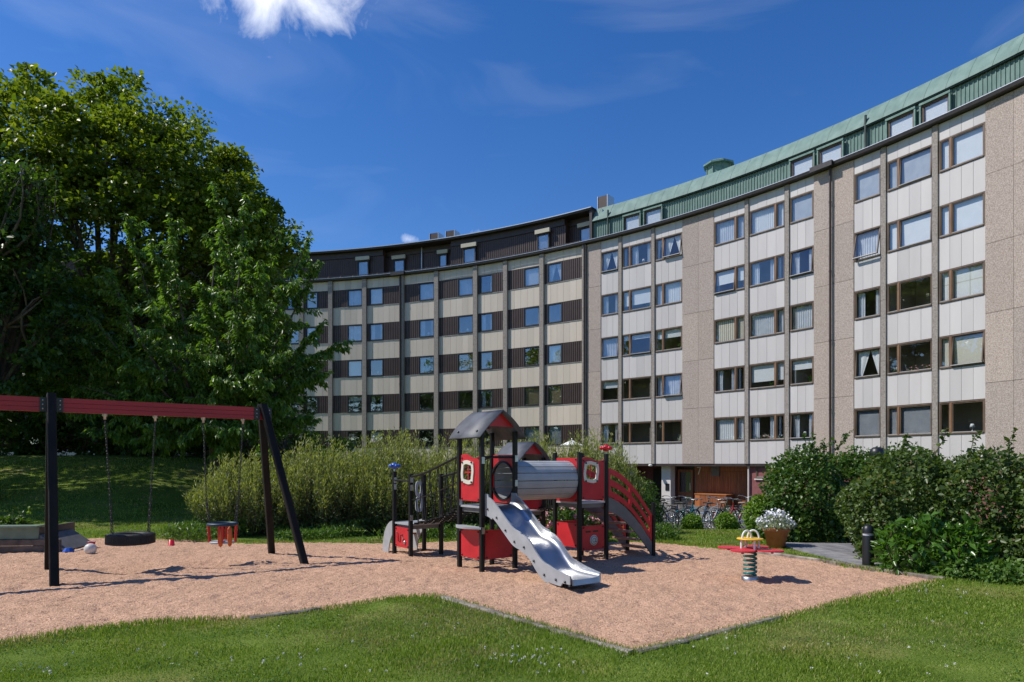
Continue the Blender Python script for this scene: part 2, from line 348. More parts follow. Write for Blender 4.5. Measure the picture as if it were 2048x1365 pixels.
# ------------------------------------------------------------------ the ground
def sstep(x): x = np.clip(x, 0, 1); return x*x*(3-2*x)
def gz(x, y):
    x, y = np.asarray(x, float), np.asarray(y, float)
    base = -.010*np.minimum(y, 15.2) - .72*sstep((y-15.2)/10.5) - .12*sstep((y-26)/8)
    hill = 2.75*sstep((y-15.4)/13.5)*sstep((-x-4.6)/8.5)*(1-.25*sstep((y-40)/12))
    near = .10*sstep((4.2-y)/6)
    return base + hill + near
def gp(px, py):                                                    # a point of the ground, from where the photograph shows it
    dx, dz = (px-HX)/F, (HY-py)/F
    lo, hi = .5, 120.
    ys = np.linspace(lo, hi, 6000); zz = EYE + dz*ys - gz(dx*ys, ys); i = int(np.argmax(zz < 0)); y = ys[i]
    return A(dx*y, y, float(gz(dx*y, y)))
SAND = [(-700, 1330), (-300, 1318), (0, 1290), (150, 1264), (320, 1246), (500, 1239), (660, 1219), (790, 1199), (870, 1194), (960, 1220), (1265, 1311), (1500, 1256), (1650, 1215), (1800, 1180), (1893, 1160),
        (1800, 1148), (1700, 1134), (1600, 1115), (1540, 1107), (1430, 1096), (1320, 1086), (1240, 1084), (1130, 1085), (1000, 1083), (900, 1083), (780, 1085), (620, 1085), (500, 1087), (400, 1083), (340, 1079), (240, 1077), (140, 1075), (60, 1083), (0, 1090), (-300, 1100), (-700, 1120)]
SP = np.array([gp(*p)[:2] for p in SAND])
def inpoly(x, y, P):
    x, y = np.asarray(x), np.asarray(y); r = np.zeros(x.shape, bool); j = len(P)-1
    for i in range(len(P)):
        c = ((P[i, 1] > y) != (P[j, 1] > y)) & (x < (P[j, 0]-P[i, 0])*(y-P[i, 1])/(P[j, 1]-P[i, 1]+1e-12) + P[i, 0]); r ^= c; j = i
    return r
def polydist(x, y, P):
    d = np.full(np.shape(x), 1e9)
    for i in range(len(P)):
        a, b = P[i], P[(i+1) % len(P)]; ab = b-a; t = np.clip(((x-a[0])*ab[0]+(y-a[1])*ab[1])/(ab@ab), 0, 1)
        d = np.minimum(d, np.hypot(x-a[0]-t*ab[0], y-a[1]-t*ab[1]))
    return d
def vnoise(x, y, s, seed=0):                                       # smooth value noise
    x, y = x*s + seed*17.3, y*s + seed*9.1; xi, yi = np.floor(x).astype(int), np.floor(y).astype(int); fx, fy = sstep(x-xi), sstep(y-yi)
    def h(a, b): v = np.sin(a*127.1 + b*311.7 + seed*74.7)*43758.5453; return v - np.floor(v)
    return (h(xi, yi)*(1-fx)+h(xi+1, yi)*fx)*(1-fy) + (h(xi, yi+1)*(1-fx)+h(xi+1, yi+1)*fx)*fy
def grid(xs, ys): X, Y = np.meshgrid(xs, ys); n, m = len(xs), len(ys); i = np.arange(n*m).reshape(m, n); return X, Y, np.stack([i[:-1, :-1], i[:-1, 1:], i[1:, 1:], i[1:, :-1]], -1).reshape(-1, 4)
xs = np.concatenate([np.linspace(-400, -40, 20), np.linspace(-38, -15.3, 40), np.arange(-15, 15, .13), np.linspace(15.3, 38, 40), np.linspace(40, 400, 20)])
ys = np.concatenate([np.linspace(-60, 2, 16), np.arange(2.2, 20, .13), np.linspace(20.2, 60, 90), np.linspace(62, 500, 24)])
X, Y, Q = grid(xs, ys); ins = inpoly(X, Y, SP); dd = polydist(X, Y, SP)
Z = gz(X, Y) + .012 + .02*(vnoise(X, Y, 1.3)-.5)*(Y < 30) + .012*(vnoise(X, Y, 4, 3)-.5)
Z = np.where(ins, Z - .09, Z)
tag(fastmesh('ground', np.stack([X, Y, Z], -1).reshape(-1, 3), Q, 'lawn', smooth=True), kind='structure')
# sand: trampled, uneven
X, Y, Q = grid(np.arange(-14.0, 8.2, .032), np.arange(4.6, 16.2, .032)); ins = inpoly(X, Y, SP) | (polydist(X, Y, SP) < .07)
Zs = gz(X, Y) - .012 + .024*(vnoise(X, Y, 2.2, 1)-.5) + .013*(vnoise(X, Y, 5.5, 2)-.5) + .017*(vnoise(X, Y, 13, 5)-.5) - .030*np.maximum(vnoise(X, Y, 7, 9)-.72, 0)*3 + .0048*rng.normal(size=X.shape)
for (fx, fy) in [(-5.75, 10.3), (-4.7, 11.1), (.98, 8.75), (2.6, 12.2)]: Zs = Zs - .045*np.exp(-((X-fx)**2+(Y-fy)**2)/.18) + .018*np.exp(-(np.hypot(X-fx, Y-fy)-.62)**2/.03)
ok = ins.ravel()[Q].all(1); Q = Q[ok]; used = np.unique(Q); rm = np.full(X.size, -1); rm[used] = np.arange(len(used))
tag(fastmesh('sand', np.stack([X, Y, Zs], -1).reshape(-1, 3)[used], rm[Q], 'sand', smooth=True), kind='structure')

# ------------------------------------------------------------------ the curved buildings
CX, CY, RAD = -24.698, 6.785, 48.017; ZS = 1.5; ST = 2.75
def theta(px):
    d = A((px-HX)/F, 1); a = d@d; b = -2*d@A(CX, CY); c = CX*CX+CY*CY-RAD*RAD; t = (-b+math.sqrt(b*b-4*a*c))/2/a
    p = d*t - A(CX, CY); return math.atan2(p[1], p[0])
def P(th, r=0.0): return A(CX+(RAD+r)*math.cos(th), CY+(RAD+r)*math.sin(th))      # r > 0 is behind the facade
def bayframe(p0, p1):                                              # frame on the chord of a bay: u to the right, v out towards the yard, w up
    a, b = P(theta(p0)), P(theta(p1)); u = unit(b-a); v = A(u[1], -u[0])
    return Fr((a[0], a[1], ZS), (u[0], u[1], 0), (v[0], v[1], 0), (0, 0, 1)), float(np.linalg.norm(b-a))
def arcprism(mb, t0, t1, r0, r1, z0, z1, n=None):
    n = n or max(2, int(abs(t1-t0)/math.radians(1.2))); T = np.linspace(t0, t1, n+1); V = []
    for t in T:
        for r, z in ((r0, z0), (r1, z0), (r1, z1), (r0, z1)): q = P(t, r); V.append((q[0], q[1], z))
    Fc = [(0, 1, 2, 3), tuple(4*n+k for k in (3, 2, 1, 0))]
    for i in range(n):
        for k in range(4): Fc.append((4*i+k, 4*i+(k+1) % 4, 4*(i+1)+(k+1) % 4, 4*(i+1)+k))
    return mb.add(V, Fc)
def bld(label, px): t = theta(px); q = P(t); return thing('apartment_building', label, 'building', (q[0], q[1], -1.0))
TOPZ = 14.3                                                        # eave above ZS
copper_b = bld('apartment block with light grey panels, pebbled concrete and a green copper roof', 1500)
brown_b = bld('apartment block with beige panels and dark brown cladding and a brown attic storey', 850)
HP = .62                                                           # panel proud
def window(root, fr, a0, a1, c0, c1, split, content, dark=False, tilt=0, shallow=False):
    """frame, sashes with glass, blind or curtain; split = list of fractions"""
    fm, gm = ('frame_dark', 'glass_left') if dark else ('frame_brown', 'glass')
    d0, d1 = -.10, .015
    m = MB(); t = .055
    m.box(fr, a0, a0+t, d0, d1, c0, c1).box(fr, a1-t, a1, d0, d1, c0, c1).box(fr, a0+t, a1-t, d0, d1, c1-t, c1).box(fr, a0+t, a1-t, d0, d1+.03, c0, c0+t)
    wnd = sub(m.build('window', fm, root), root)
    xs_ = [a0+t] + [a0+(a1-a0)*s for s in split] + [a1-t]
    for s in split: x = a0+(a1-a0)*s; MB().box(fr, x-.045, x+.045, d0, d1+.012, c0+t, c1-t).build('mullion', 'frame_dark' if dark else 'mullion_wood', wnd)
    for i in range(len(xs_)-1):
        x0, x1 = xs_[i] + (.045 if i else 0), xs_[i+1] - (.045 if i < len(xs_)-2 else 0); big = (x1-x0) > .45*(a1-a0)
        f2 = fr
        if tilt and big:                                           # sash pushed open at the bottom, hinged at the top
            ca, sa = math.cos(tilt), math.sin(tilt); o = fr(0, -.02, c1-t); f2 = Fr(o - (fr.w*ca + -fr.v*sa)*(c1-t), fr.u, fr.v*ca + fr.w*sa, fr.w*ca - fr.v*sa)
        b = .042
        sm = MB(); sm.box(f2, x0, x0+b, -.07, -.005, c0+t, c1-t).box(f2, x1-b, x1, -.07, -.005, c0+t, c1-t).box(f2, x0+b, x1-b, -.07, -.005, c1-t-b, c1-t).box(f2, x0+b, x1-b, -.07, -.005, c0+t, c0+t+b)
        sm.build('sash', fm, wnd)
        MB().box(f2, x0+b, x1-b, -.042, -.036, c0+t+b, c1-t-b).build('pane', gm, wnd)
        if not dark: MB().box(f2, x0+.004, x1-.004, -.03, .028, c0+t-.001, c0+t+.03).build('bottom_rail', 'sill', wnd)
        fill(wnd, fr, x0+b, x1-b, c0+t+b, c1-t-b, content, i)
    return wnd
def wavy(fr, x0, x1, c0, c1, amp=.022, per=.11, d=-.19, top0=None, top1=None):
    n = max(6, int((x1-x0)/per*5)); m = MB(); V = []
    for k in range(n+1):
        s = k/n; dd = d + amp*math.sin(2*math.pi*(s*(x1-x0))/per + 1.7*math.sin(5*s))
        ta = top0 + (top1-top0)*s if top0 is not None else x0+(x1-x0)*s
        V += [fr(x0+(x1-x0)*s, dd, c0), fr(ta, dd, c1)]
    return m.add(V, [(2*k, 2*k+2, 2*k+3, 2*k+1) for k in range(n)], True)
def fill(wnd, fr, x0, x1, c0, c1, content, i):
    W, H = x1-x0, c1-c0; kind, arg = (content.split(':') + [''])[:2]; R_ = random.Random(hash((round(x0, 2), round(c0+fr.o[0], 2))) & 0xffff)
    def roll(frac, m='blind_white', d=-.14): MB().box(fr, x0-.02, x1+.02, d-.004, d, c1-H*frac, c1+.03).build('blind', m, wnd)
    if kind == 'roll': roll(float(arg or 1))
    elif kind == 'cream': roll(1, 'blind_cream')
    elif kind == 'tan': roll(1, 'blind_tan')
    elif kind == 'grey': roll(1, 'blind_grey')
    elif kind == 'paper':
        roll(1)
        m = MB(); m.box(fr, x0+W*.5, x0+W*.53, -.139, -.137, c0, c1).box(fr, x0, x1, -.139, -.137, c0+H*.55, c0+H*.58); m.build('tape', 'blind_cream', wnd)
    elif kind == 'venetian':
        m = MB(); n = 26
        for k in range(n): z = c0 + H*(k+.5)/n; m.add([fr(x0, -.15, z+.012), fr(x1, -.15, z+.012), fr(x1, -.125, z-.012), fr(x0, -.125, z-.012)], [(0, 1, 2, 3)])
        m.build('venetian_blind', 'blind_grey', wnd)
    elif kind == 'stripe':
        roll(1); m = MB(); n = 9
        for k in range(n): a = x0+W*(k+.25)/n; m.box(fr, a, a+W*.5/n, -.1395, -.137, c0, c1)
        m.build('stripes', 'stripe_gold', wnd)
    elif kind in ('sheer', 'full'): wavy(fr, x0-.03, x1+.03, c0-.03, c1+.04).build('curtain', 'sheer' if kind == 'sheer' else 'blind_white', wnd)
    elif kind == 'teal': wavy(fr, x0, x0+W*.72, c0, c1, .03).build('curtain', 'blind_teal', wnd); wavy(fr, x1-W*.2, x1, c0, c1, .03).build('curtain', 'blind_teal', wnd)
    elif kind == 'sides':
        wavy(fr, x0, x0+W*.3, c0, c1, .025, .09).build('curtain', 'sheer', wnd)
        if W > .5: wavy(fr, x1-W*.24, x1, c0, c1, .025, .09).build('curtain', 'sheer', wnd)
    elif kind == 'tied':                                           # two curtains drawn aside like a tent
        wavy(fr, x0, x0+W*.16, c0, c1, .02, .08, top0=x0, top1=x0+W*.52).build('curtain', 'blind_white', wnd)
        wavy(fr, x1-W*.14, x1, c0, c1, .02, .08, top0=x0+W*.54, top1=x1).build('curtain', 'blind_white', wnd)
    if kind in ('dark', 'sides') and arg == 'lamp' and W > .4:
        q = fr(x0+W*.55, -.22, c0); lm = MB().lathe([(.05, .0), (.012, .03), (.012, .16), (.10, .16), (.055, .30), (0, .30)], q, n=10); lm.build('lamp', 'blind_white', wnd)
    if kind in ('dark', 'sides') and arg == 'flowers':
        C = np.array([fr(x0+W*R_.random(), -.16-.1*R_.random(), c0+.03+.2*R_.random()**1.5) for _ in range(60)])
        leaves('potted_flowers', C, rng.normal(size=(60, 3)), .07, .05, 'flower_pink' if R_.random() < .6 else 'flower_white', wnd)
        leaves('potted_leaves', C - A(0, 0, .04), rng.normal(size=(60, 3)), .10, .05, 'vine_leaf', wnd)
    if kind in ('dark', 'roll') and arg == 'plant' or (kind == 'roll' and arg in ('.75', '.4') and W > .4):
        C = np.array([fr(x0+W*(.75+.12*R_.random()), -.18-.08*R_.random(), c0+.02+.22*R_.random()) for _ in range(40)])
        leaves('potted_leaves', C, rng.normal(size=(40, 3))+A(0, 0, .8), .11, .05, 'laurel_leaf', wnd)

def panels(root, fr, L, n, c0, c1, m, store=None):
    g = .012
    for k in range(n):
        mm = store if store is not None else MB(); jit = random.uniform(-.004, .004)
        mm.box(fr, L*k/n+g/2, L*(k+1)/n-g/2, -.05, .0+jit, c0+.006, c1-.006)
        if store is None: mm.build('wall_panel', m if random.random() < .6 else m+'_b', root)
SILL = [1.22 + ST*k for k in range(5)]; WH = 1.37
# --- green-roofed block
BAYS = [(1202, 1238, 3, [], ['sides', 'roll:.35', 'sheer', 'sides', 'tied']),
        (1244, 1304, 4, [.27], ['dark', 'dark', 'roll:.22', 'roll:.75', 'sides:lamp']),
        (1310, 1365, 4, [.30], ['dark', 'sheer', 'roll:.4', 'full', 'tied']),
        (1428, 1491, 4, [.70], ['full', 'sides', 'stripe', 'roll:.62', 'sheer']),
        (1498, 1571, 4, [.74], ['sides:flowers', 'roll:.75', 'sheer', 'sides', 'full']),
        (1579, 1628, 3, [], ['sides:lamp', 'roll:.4', 'sheer', 'sides', 'grey']),
        (1708, 1763, 3, [], ['venetian', 'tied', 'sides', 'sheer', 'grey']),
        (1773, 1866, 4, [.27], ['venetian', 'dark:flowers', 'dark', 'roll:1', 'grey']),
        (1877, 1971, 4, [.27], ['dark:lamp', 'cream', 'paper', 'roll:1', 'roll:1'])]
TILTS = {(2, 4): .16, (2, 1): .15, (6, 3): .22, (5, 3): .10, (1, 2): .08, (0, 2): .07, (3, 3): .10, (7, 4): .06, (8, 1): .10, (0, 0): .12, (5, 0): .08, (0, 4): .07, (6, 1): .05, (7, 3): .05}
for bi, (x0, x1, n, split, cont) in enumerate(BAYS):
    fr, L = bayframe(x0, x1)
    panels(copper_b, fr, L, n, .0, SILL[0], 'panel_grey')
    for k in range(5):
        top = SILL[k+1] if k < 4 else TOPZ
        panels(copper_b, fr, L, n, SILL[k]+WH, top, 'panel_grey')
        window(copper_b, fr, .012, L-.012, SILL[k]+.012, SILL[k]+WH-.012, split, cont[k], tilt=TILTS.get((bi, k), 0))
for (x0, x1) in [(1238, 1244), (1304, 1310), (1491, 1498), (1571, 1579), (1763, 1773), (1866, 1877)]:
    fr, L = bayframe(x0, x1); m = MB()
    for k in range(6):
        z0, z1 = (0, 1.9) if k == 0 else (1.9+ST*(k-1)+.008, min(1.9+ST*k, TOPZ)); m.box(fr, 0, L, -.1, .07 + .006*(k % 2), z0, z1)
    m.build('pilaster', 'pilaster', copper_b)
    MB().box(fr, -.03, 0-.002, -.1, .05, 0, TOPZ).build('joint_strip', 'frame_dark', copper_b)
JZ = [0, 3.2, 5.95, 8.7, 11.45, TOPZ]
for (x0, x1, cuts) in [(1175, 1202, []), (1365, 1428, [1397]), (1628, 1708, [1664]), (1971, 2260, [2028, 2096, 2170])]:
    e = [x0]+cuts+[x1]
    for a, b in zip(e[:-1], e[1:]):
        fr, L = bayframe(a, b)
        for k in range(5): MB().box(fr, .006, L-.006, -.12, .035 + random.uniform(-.004, .004), JZ[k]+.008, JZ[k+1]-.008).build('concrete_panel', random.choice(['aggregate', 'aggregate_b']), copper_b)
        MB().box(fr, -.012, L+.012, -.3, -.1, 0, TOPZ).build('backing_wall', 'pilaster', copper_b)
def pipe(root, px, z0, z1, off=.16, r=.055, name='downpipe'):
    t = theta(px); q = P(t, -off); m = MB().tube([(q[0], q[1], ZS+z0), (q[0], q[1], ZS+z1)], r, 10)
    for k in range(5): z = ZS+z0+(z1-z0)*(k+.5)/5; m.tube([(q[0], q[1], z-.04), (q[0], q[1], z+.04)], r*1.25, 10)
    m.build(name, 'brown_trim', root)
pipe(copper_b, 1171, -2.4, TOPZ); pipe(copper_b, 1664, -2.4, TOPZ); pipe(brown_b, 803, -2.2, TOPZ, .2, .07)
tA, tB, tC = theta(1175), theta(2260), theta(-260)
# --- floors, inner walls, roof bodies
def shell(root, t0, t1, zb):
    m = MB()
    for k in range(5): arcprism(m, t0, t1, .06, 2.6, ZS+SILL[k]-.75, ZS+SILL[k]-.5)
    arcprism(m, t0, t1, .06, 2.6, ZS+TOPZ-.1, ZS+TOPZ); m.build('floor_slab', 'interior', root)
    m = MB(); arcprism(m, t0, t1, 2.6, 11.5, zb, ZS+TOPZ-.05); m.build('inner_wall', 'interior', root)
    m = MB()
    for t in np.linspace(t0, t1, max(3, int(abs(t1-t0)*RAD/3.6)))[1:-1]: d = .0012; arcprism(m, t-d, t+d, .16, 2.6, ZS, ZS+TOPZ-.1, 1)
    m.build('partition', 'interior', root)
shell(copper_b, tA, tB, -1.2); shell(brown_b, tC, tA, -1.5)
m = MB(); arcprism(m, tB-.004, tB, -.02, 11.5, -1.2, ZS+TOPZ); m.build('end_wall', 'aggregate', copper_b)
# --- eaves, gutters, attics
def band(root, name, mt, t0, t1, prof, closed=True):               # sweep an (r, z) outline along the arc
    n = max(2, int(abs(t1-t0)/math.radians(.8))); T = np.linspace(t0, t1, n+1); k = len(prof); V = []
    for t in T:
        for r, z in prof: q = P(t, r); V.append((q[0], q[1], ZS+z))
    Fc = [(i*k+j, i*k+(j+1) % k, (i+1)*k+(j+1) % k, (i+1)*k+j) for i in range(n) for j in range(k if closed else k-1)]
    if closed: Fc += [tuple(range(k)), tuple(n*k+j for j in range(k))[::-1]]
    return MB().add(V, Fc).build(name, mt, root)
G0 = TOPZ
for root, a, b in ((copper_b, tA, tB), (brown_b, tC, tA)):
    band(root, 'eave', 'gutter', a, b, [(-.22, G0+.02), (1.0, G0+.02), (1.0, G0+.16), (-.22, G0+.10)])
    band(root, 'gutter', 'gutter', a, b, [(-.23, G0+.00), (-.31, G0+.03), (-.34, G0+.17), (-.32, G0+.17), (-.29, G0+.05), (-.23, G0+.03)])
    band(root, 'gutter_edge', 'galv', a, b, [(-.35, G0+.165), (-.31, G0+.165), (-.31, G0+.19), (-.35, G0+.19)])
AW = 1.62                                                          # copper attic wall
m = MB(); arcprism(m, tA, tB, .75, 11, ZS+G0, ZS+G0+AW); m.build('attic_wall', 'copper', copper_b)
m = MB(); stp = .17/RAD
for t in np.arange(tB, tA, stp): arcprism(m, t-.016/RAD, t+.016/RAD, .715, .76, ZS+G0+.12, ZS+G0+AW, 1)
m.build('standing_seams', 'copper_seam', copper_b)
band(copper_b, 'attic_shadow_line', 'copper_dark', tA, tB, [(.60, G0+AW), (.80, G0+AW), (.80, G0+AW+.06), (.60, G0+AW+.06)])  # dark strip colours in the shadow gap below the roof edge
capt = np.linspace(0, 1, 7); cap = [(.55+.62*s**1.25, G0+AW+.06+1.0*s) for s in capt]
band(copper_b, 'roof_edge', 'copper', tA, tB, cap + [(6, G0+AW+1.02), (6, G0+AW+.06)])
m = MB()
for t in np.arange(tB+.004, tA, .92/RAD):
    V = []
    for r, z in cap: 
        for tt in (t-.014/RAD, t+.014/RAD): q = P(tt, r-.012); V.append((q[0], q[1], ZS+z))
    m.add(V, [(2*i, 2*i+1, 2*i+3, 2*i+2) for i in range(len(cap)-1)])
tag(m.build('roof_seams', 'copper', copper_b), kind='stuff')
def attic_window(root, x0, x1, r, z0, z1, cont, frame='frame_brown', box=False):
    a, b = P(theta(x0), r), P(theta(x1), r); u = unit(b-a); v = A(u[1], -u[0]); fr = Fr((a[0], a[1], ZS), (u[0], u[1], 0), (v[0], v[1], 0), (0, 0, 1)); L = float(np.linalg.norm(b-a))
    window(root, fr, 0, L, z0, z1, [], cont, dark=box)
    if box: MB().box(fr, -.10, L+.10, .0, .16, z1+.02, z1+.30).build('shutter_box', 'shutter_box', root)
    else:
        mm = MB(); mm.box(fr, -.07, L+.07, -.02, .10, z1, z1+.10).box(fr, -.07, -.002, -.02, .08, z0, z1).box(fr, L+.002, L+.07, -.02, .08, z0, z1); mm.build('window_hood', 'copper_seam', root)
    MB().box(fr, .05, L-.05, -.15, -.085, z0+.05, z1-.05).build('pane_backing', 'blind_grey' if box else 'blind_white', root)  # white backing stands in for pale reflections in the copper-side attic panes
for x0, x1 in ((1238, 1270), (1279, 1313), (1569, 1614), (1624, 1671), (1760, 1813), (1827, 1882)): attic_window(copper_b, x0, x1, .60, G0+.20, G0+1.42, 'none')
for px in (1716, 1206):                                            # attic downpipes
    t = theta(px); q = P(t, .60); MB().tube([(q[0], q[1], ZS+G0+.1), (q[0], q[1], ZS+G0+AW+.55)], .06, 8).build('downpipe', 'copper_dark', copper_b)
t = theta(1380); q = P(t, 3.2); mm = MB()                            # roof lantern
mm.lathe([(.72, 0), (.72, 1.35), (.95, 1.37), (.95, 1.47), (.5, 1.68), (0, 1.70)], (q[0], q[1], ZS+G0+AW+.9), n=8, smooth=False); mm.build('roof_lantern', 'copper_seam', copper_b)
mm = MB()
for k in range(8): a = 2*math.pi*k/8; c = A(q[0]+.73*math.cos(a), q[1]+.73*math.sin(a), ZS+G0+AW+.9); mm.tube([c, c+A(0, 0, 1.36)], .045, 6)
mm.build('lantern_post', 'copper', copper_b)
# gutter hopper + snow guard
for root, px in ((copper_b, 1652), (brown_b, 800)):
    t = theta(px); arc = MB(); arcprism(arc, t-.012, t+.012, -.48, -.30, ZS+G0-.02, ZS+G0+.22, 2); arc.build('gutter_hopper', 'gutter', root)
# --- brown attic
BW = 2.45
for a, b, r in ((1116, 1175, 1.5), (890, 1116, .95), (755, 890, 1.5), (-260, 755, .95)):
    ta, tb = theta(a), theta(b); m = MB(); arcprism(m, ta, tb, r, 11, ZS+G0, ZS+G0+BW); m.build('attic_wall', 'brown_sheet', brown_b)
    m = MB()
    for t in np.arange(tb, ta, .16/RAD): arcprism(m, t-.03/RAD, t+.03/RAD, r-.03, r+.01, ZS+G0+.1, ZS+G0+BW-.45, 1)
    m.build('attic_ribs', 'brown_sheet', brown_b)
    m = MB(); arcprism(m, ta, tb, r-.10, r, ZS+G0+BW-.42, ZS+G0+BW); m.build('attic_fascia', 'brown_trim', brown_b)
band(brown_b, 'roof_edge', 'brown_trim', tC, tA, [(.48, G0+BW), (.44, G0+BW+.14), (6, G0+BW+.30), (11, G0+BW+.3), (11, G0+BW)])
band(brown_b, 'roof_flashing', 'galv', tC, tA, [(.40, G0+BW+.12), (.48, G0+BW+.12), (.48, G0+BW+.17), (.40, G0+BW+.17)])
for x0, x1, r in ((1139, 1164, 1.30), (1063, 1087, .75), (916, 941, .75), (861, 877, 1.30), (771, 793, 1.30), (706, 728, .75), (567, 590, .75), (480, 505, .75)):
    attic_window(brown_b, x0, x1, r, G0+.30, G0+1.70, 'none', box=True)
t = theta(826); q = P(t, 1.38); MB().tube([(q[0], q[1], ZS+G0+.1), (q[0], q[1], ZS+G0+BW)], .05, 8).build('attic_pipe', 'galv', brown_b)
t = theta(1190); q = P(t, .9); MB().tube([(q[0], q[1], ZS+G0+.1), (q[0], q[1], ZS+G0+BW)], .05, 8).build('attic_pipe', 'galv', brown_b)
m = MB(); arcprism(m, tA, tA+.004, .55, 11, ZS+G0, ZS+G0+BW+.2); m.build('attic_end_wall', 'brown_trim', brown_b)
for px, rr in ((850, 1.4), (882, 1.4), (1186, 1.2)):                # vent boxes on the brown roof
    t = theta(px); m = MB(); arcprism(m, t-.35/RAD, t+.35/RAD, rr, rr+.8, ZS+G0+BW+.1, ZS+G0+BW+1.0, 1); v_ = m.build('roof_vent', 'brown_sheet', brown_b)
    sub(v_, brown_b); m = MB(); arcprism(m, t-.38/RAD, t-.34/RAD, rr-.03, rr+.83, ZS+G0+BW+.1, ZS+G0+BW+1.03, 1); arcprism(m, t+.34/RAD, t+.38/RAD, rr-.03, rr+.83, ZS+G0+BW+.1, ZS+G0+BW+1.03, 1); m.build('vent_trim', 'galv', v_)
for t in np.arange(theta(1160), theta(590), 1.05/RAD):              # snow guard brackets
    q = P(t, -.20); q2 = P(t, .03); MB().bar((q[0], q[1], ZS+G0+.16), (q2[0], q2[1], ZS+G0+.40), .04, .04).build('snow_guard_bracket', 'brown_trim', brown_b)
band(brown_b, 'snow_guard_rail', 'brown_trim', theta(590), theta(1160), [(-.02, G0+.34), (.02, G0+.34), (.02, G0+.38), (-.02, G0+.38)])
# --- brown block facade: (left px, right px, panels, window from, window to, contents bottom row first)
LB = [(1089, 1166, 6, 1095, 1125, ['grey', 'tan', 'full', 'dark', 'tied']), (1016, 1081, 5, 1048, 1080, ['grey', 'tan', 'dark', 'dark', 'roll:1']),
      (956, 1008, 4, 960, 986, ['dark', 'sides', 'dark', 'sides', 'dark']), (878, 948, 6, 916, 947, ['dark', 'dark:plant', 'tan', 'dark:lamp', 'sheer']),
      (809, 870, 5, 838, 869, ['dark', 'dark', 'teal', 'sides:lamp', 'sheer']), (734, 801, 6, 739, 767, ['roll:.6', 'sides', 'dark:lamp', 'sides', 'roll:1']),
      (666, 726, 5, 695, 725, ['dark', 'roll:.3', 'roll:1', 'sheer', 'sheer']), (608, 658, 4, 612, 636, ['dark', 'dark', 'sheer', 'roll:1', 'cream']), (546, 600, 5, 574, 600, ['dark', 'dark', 'dark', 'sheer', 'dark'])]
rest = []
x = 540
for k in range(14): rest.append((x-54, x-6, 5, *((x-52, x-28) if k % 2 == 0 else (x-32, x-8)), ['dark', 'dark', 'sheer', 'dark', 'roll:1'])); x -= 54
extra = MB()
for bi, (x0, x1, n, wx0, wx1, cont) in enumerate(LB + rest):
    far = bi >= len(LB); fr, L = bayframe(x0, x1); n_ = n
    a0 = max(.02, L*(wx0-x0)/(x1-x0)); a1 = min(L-.02, L*(wx1-x0)/(x1-x0))
    st = extra if far else None
    panels(brown_b, fr, L, n_, .0, SILL[0], 'panel_beige', st)
    if far: extra.box(fr, 0, L, -.06, -.052, 0, TOPZ)
    for k in range(5):
        top = SILL[k+1] if k < 4 else TOPZ
        panels(brown_b, fr, L, n_, SILL[k]+WH, top, 'panel_beige', st)
        c0, c1 = SILL[k], SILL[k]+WH
        MB().box(fr, 0, L, -.05, .03, c0-.03, c0-.002).build('sill_trim', 'sill' if not far else 'panel_beige', brown_b)
        window(brown_b, fr, a0, a1, c0+.02, c1-.02, [], cont[k], dark=True)
        for b0, b1 in ((0.0, a0), (a1, L)):                        # corrugated brown cladding beside the window
            if b1-b0 < .03: continue
            m = MB(); nn = max(1, int((b1-b0)/.14)); V = []; prof = []
            for j in range(nn):
                q0 = b0+(b1-b0)*j/nn; ww = (b1-b0)/nn
                prof += [(q0, -.035), (q0+ww*.22, -.035), (q0+ww*.32, -.005), (q0+ww*.90, -.005)]
            prof.append((b1, -.035))
            for a, d in prof: V += [fr(a, d, c0), fr(a, d, c1)]
            m.add(V, [(2*j, 2*j+2, 2*j+3, 2*j+1) for j in range(len(prof)-1)]); m.box(fr, b0, b1, -.09, -.05, c0, c1); m.build('corrugated_cladding', 'brown_sheet', brown_b)
    pf, pl = bayframe(x1, x1 + (8 if bi else 7))
    m = MB()
    for k in range(6): m.box(pf, 0, pl, -.1, .16+.005*(k % 2), -3.2 if k == 0 else 1.9+ST*(k-1)+.008, min(1.9+ST*k, TOPZ))
    m.build('pilaster', 'pilaster', brown_b)
    MB().box(fr, 0, L, -.12, -.02, -3.2, -.012).build('base_wall', 'white_wall', brown_b)
tag(extra.build('wall_panel', 'panel_beige', brown_b), kind='stuff')
# --- ground floor of the green-roofed block
GZ = -1.0
m = MB(); arcprism(m, tA, tB, .0, 2.4, ZS-.14, ZS-.004); m.build('soffit', 'brown_trim', copper_b)
def gwall(x0, x1, r, z0, z1, mt, name, th=.2):
    a, b = P(theta(x0), r), P(theta(x1), r); u = unit(b-a); v = A(u[1], -u[0]); fr = Fr((a[0], a[1], 0), (u[0], u[1], 0), (v[0], v[1], 0), (0, 0, 1)); L = float(np.linalg.norm(b-a))
    if mt: MB().box(fr, 0, L, -th, 0, z0, z1).build(name, mt, copper_b)
    return fr, L
fr, L = gwall(1332, 1494, 1.3, GZ-.3, ZS-.14, None, 'x')
MB().box(fr, 0, L, -.3, -.05, GZ-.3, ZS-.14).build('entrance_wall', 'brown_trim', copper_b)
n = 30
for k in range(n):                                                  # upright cladding boards
    a0, a1 = L*(.225+.775*k/n), L*(.225+.775*(k+1)/n)
    MB().box(fr, a0+.006, a1-.006, -.05, random.uniform(0, .008), GZ-.1, ZS-.14 - .30).build('cladding_board', 'wood_cladding', copper_b)
MB().box(fr, L*.225, L, -.05, .02, ZS-.43, ZS-.142).build('lintel_board', 'wood_cladding', copper_b)
dr = MB(); dw = L*.2                                                # entrance door with glass
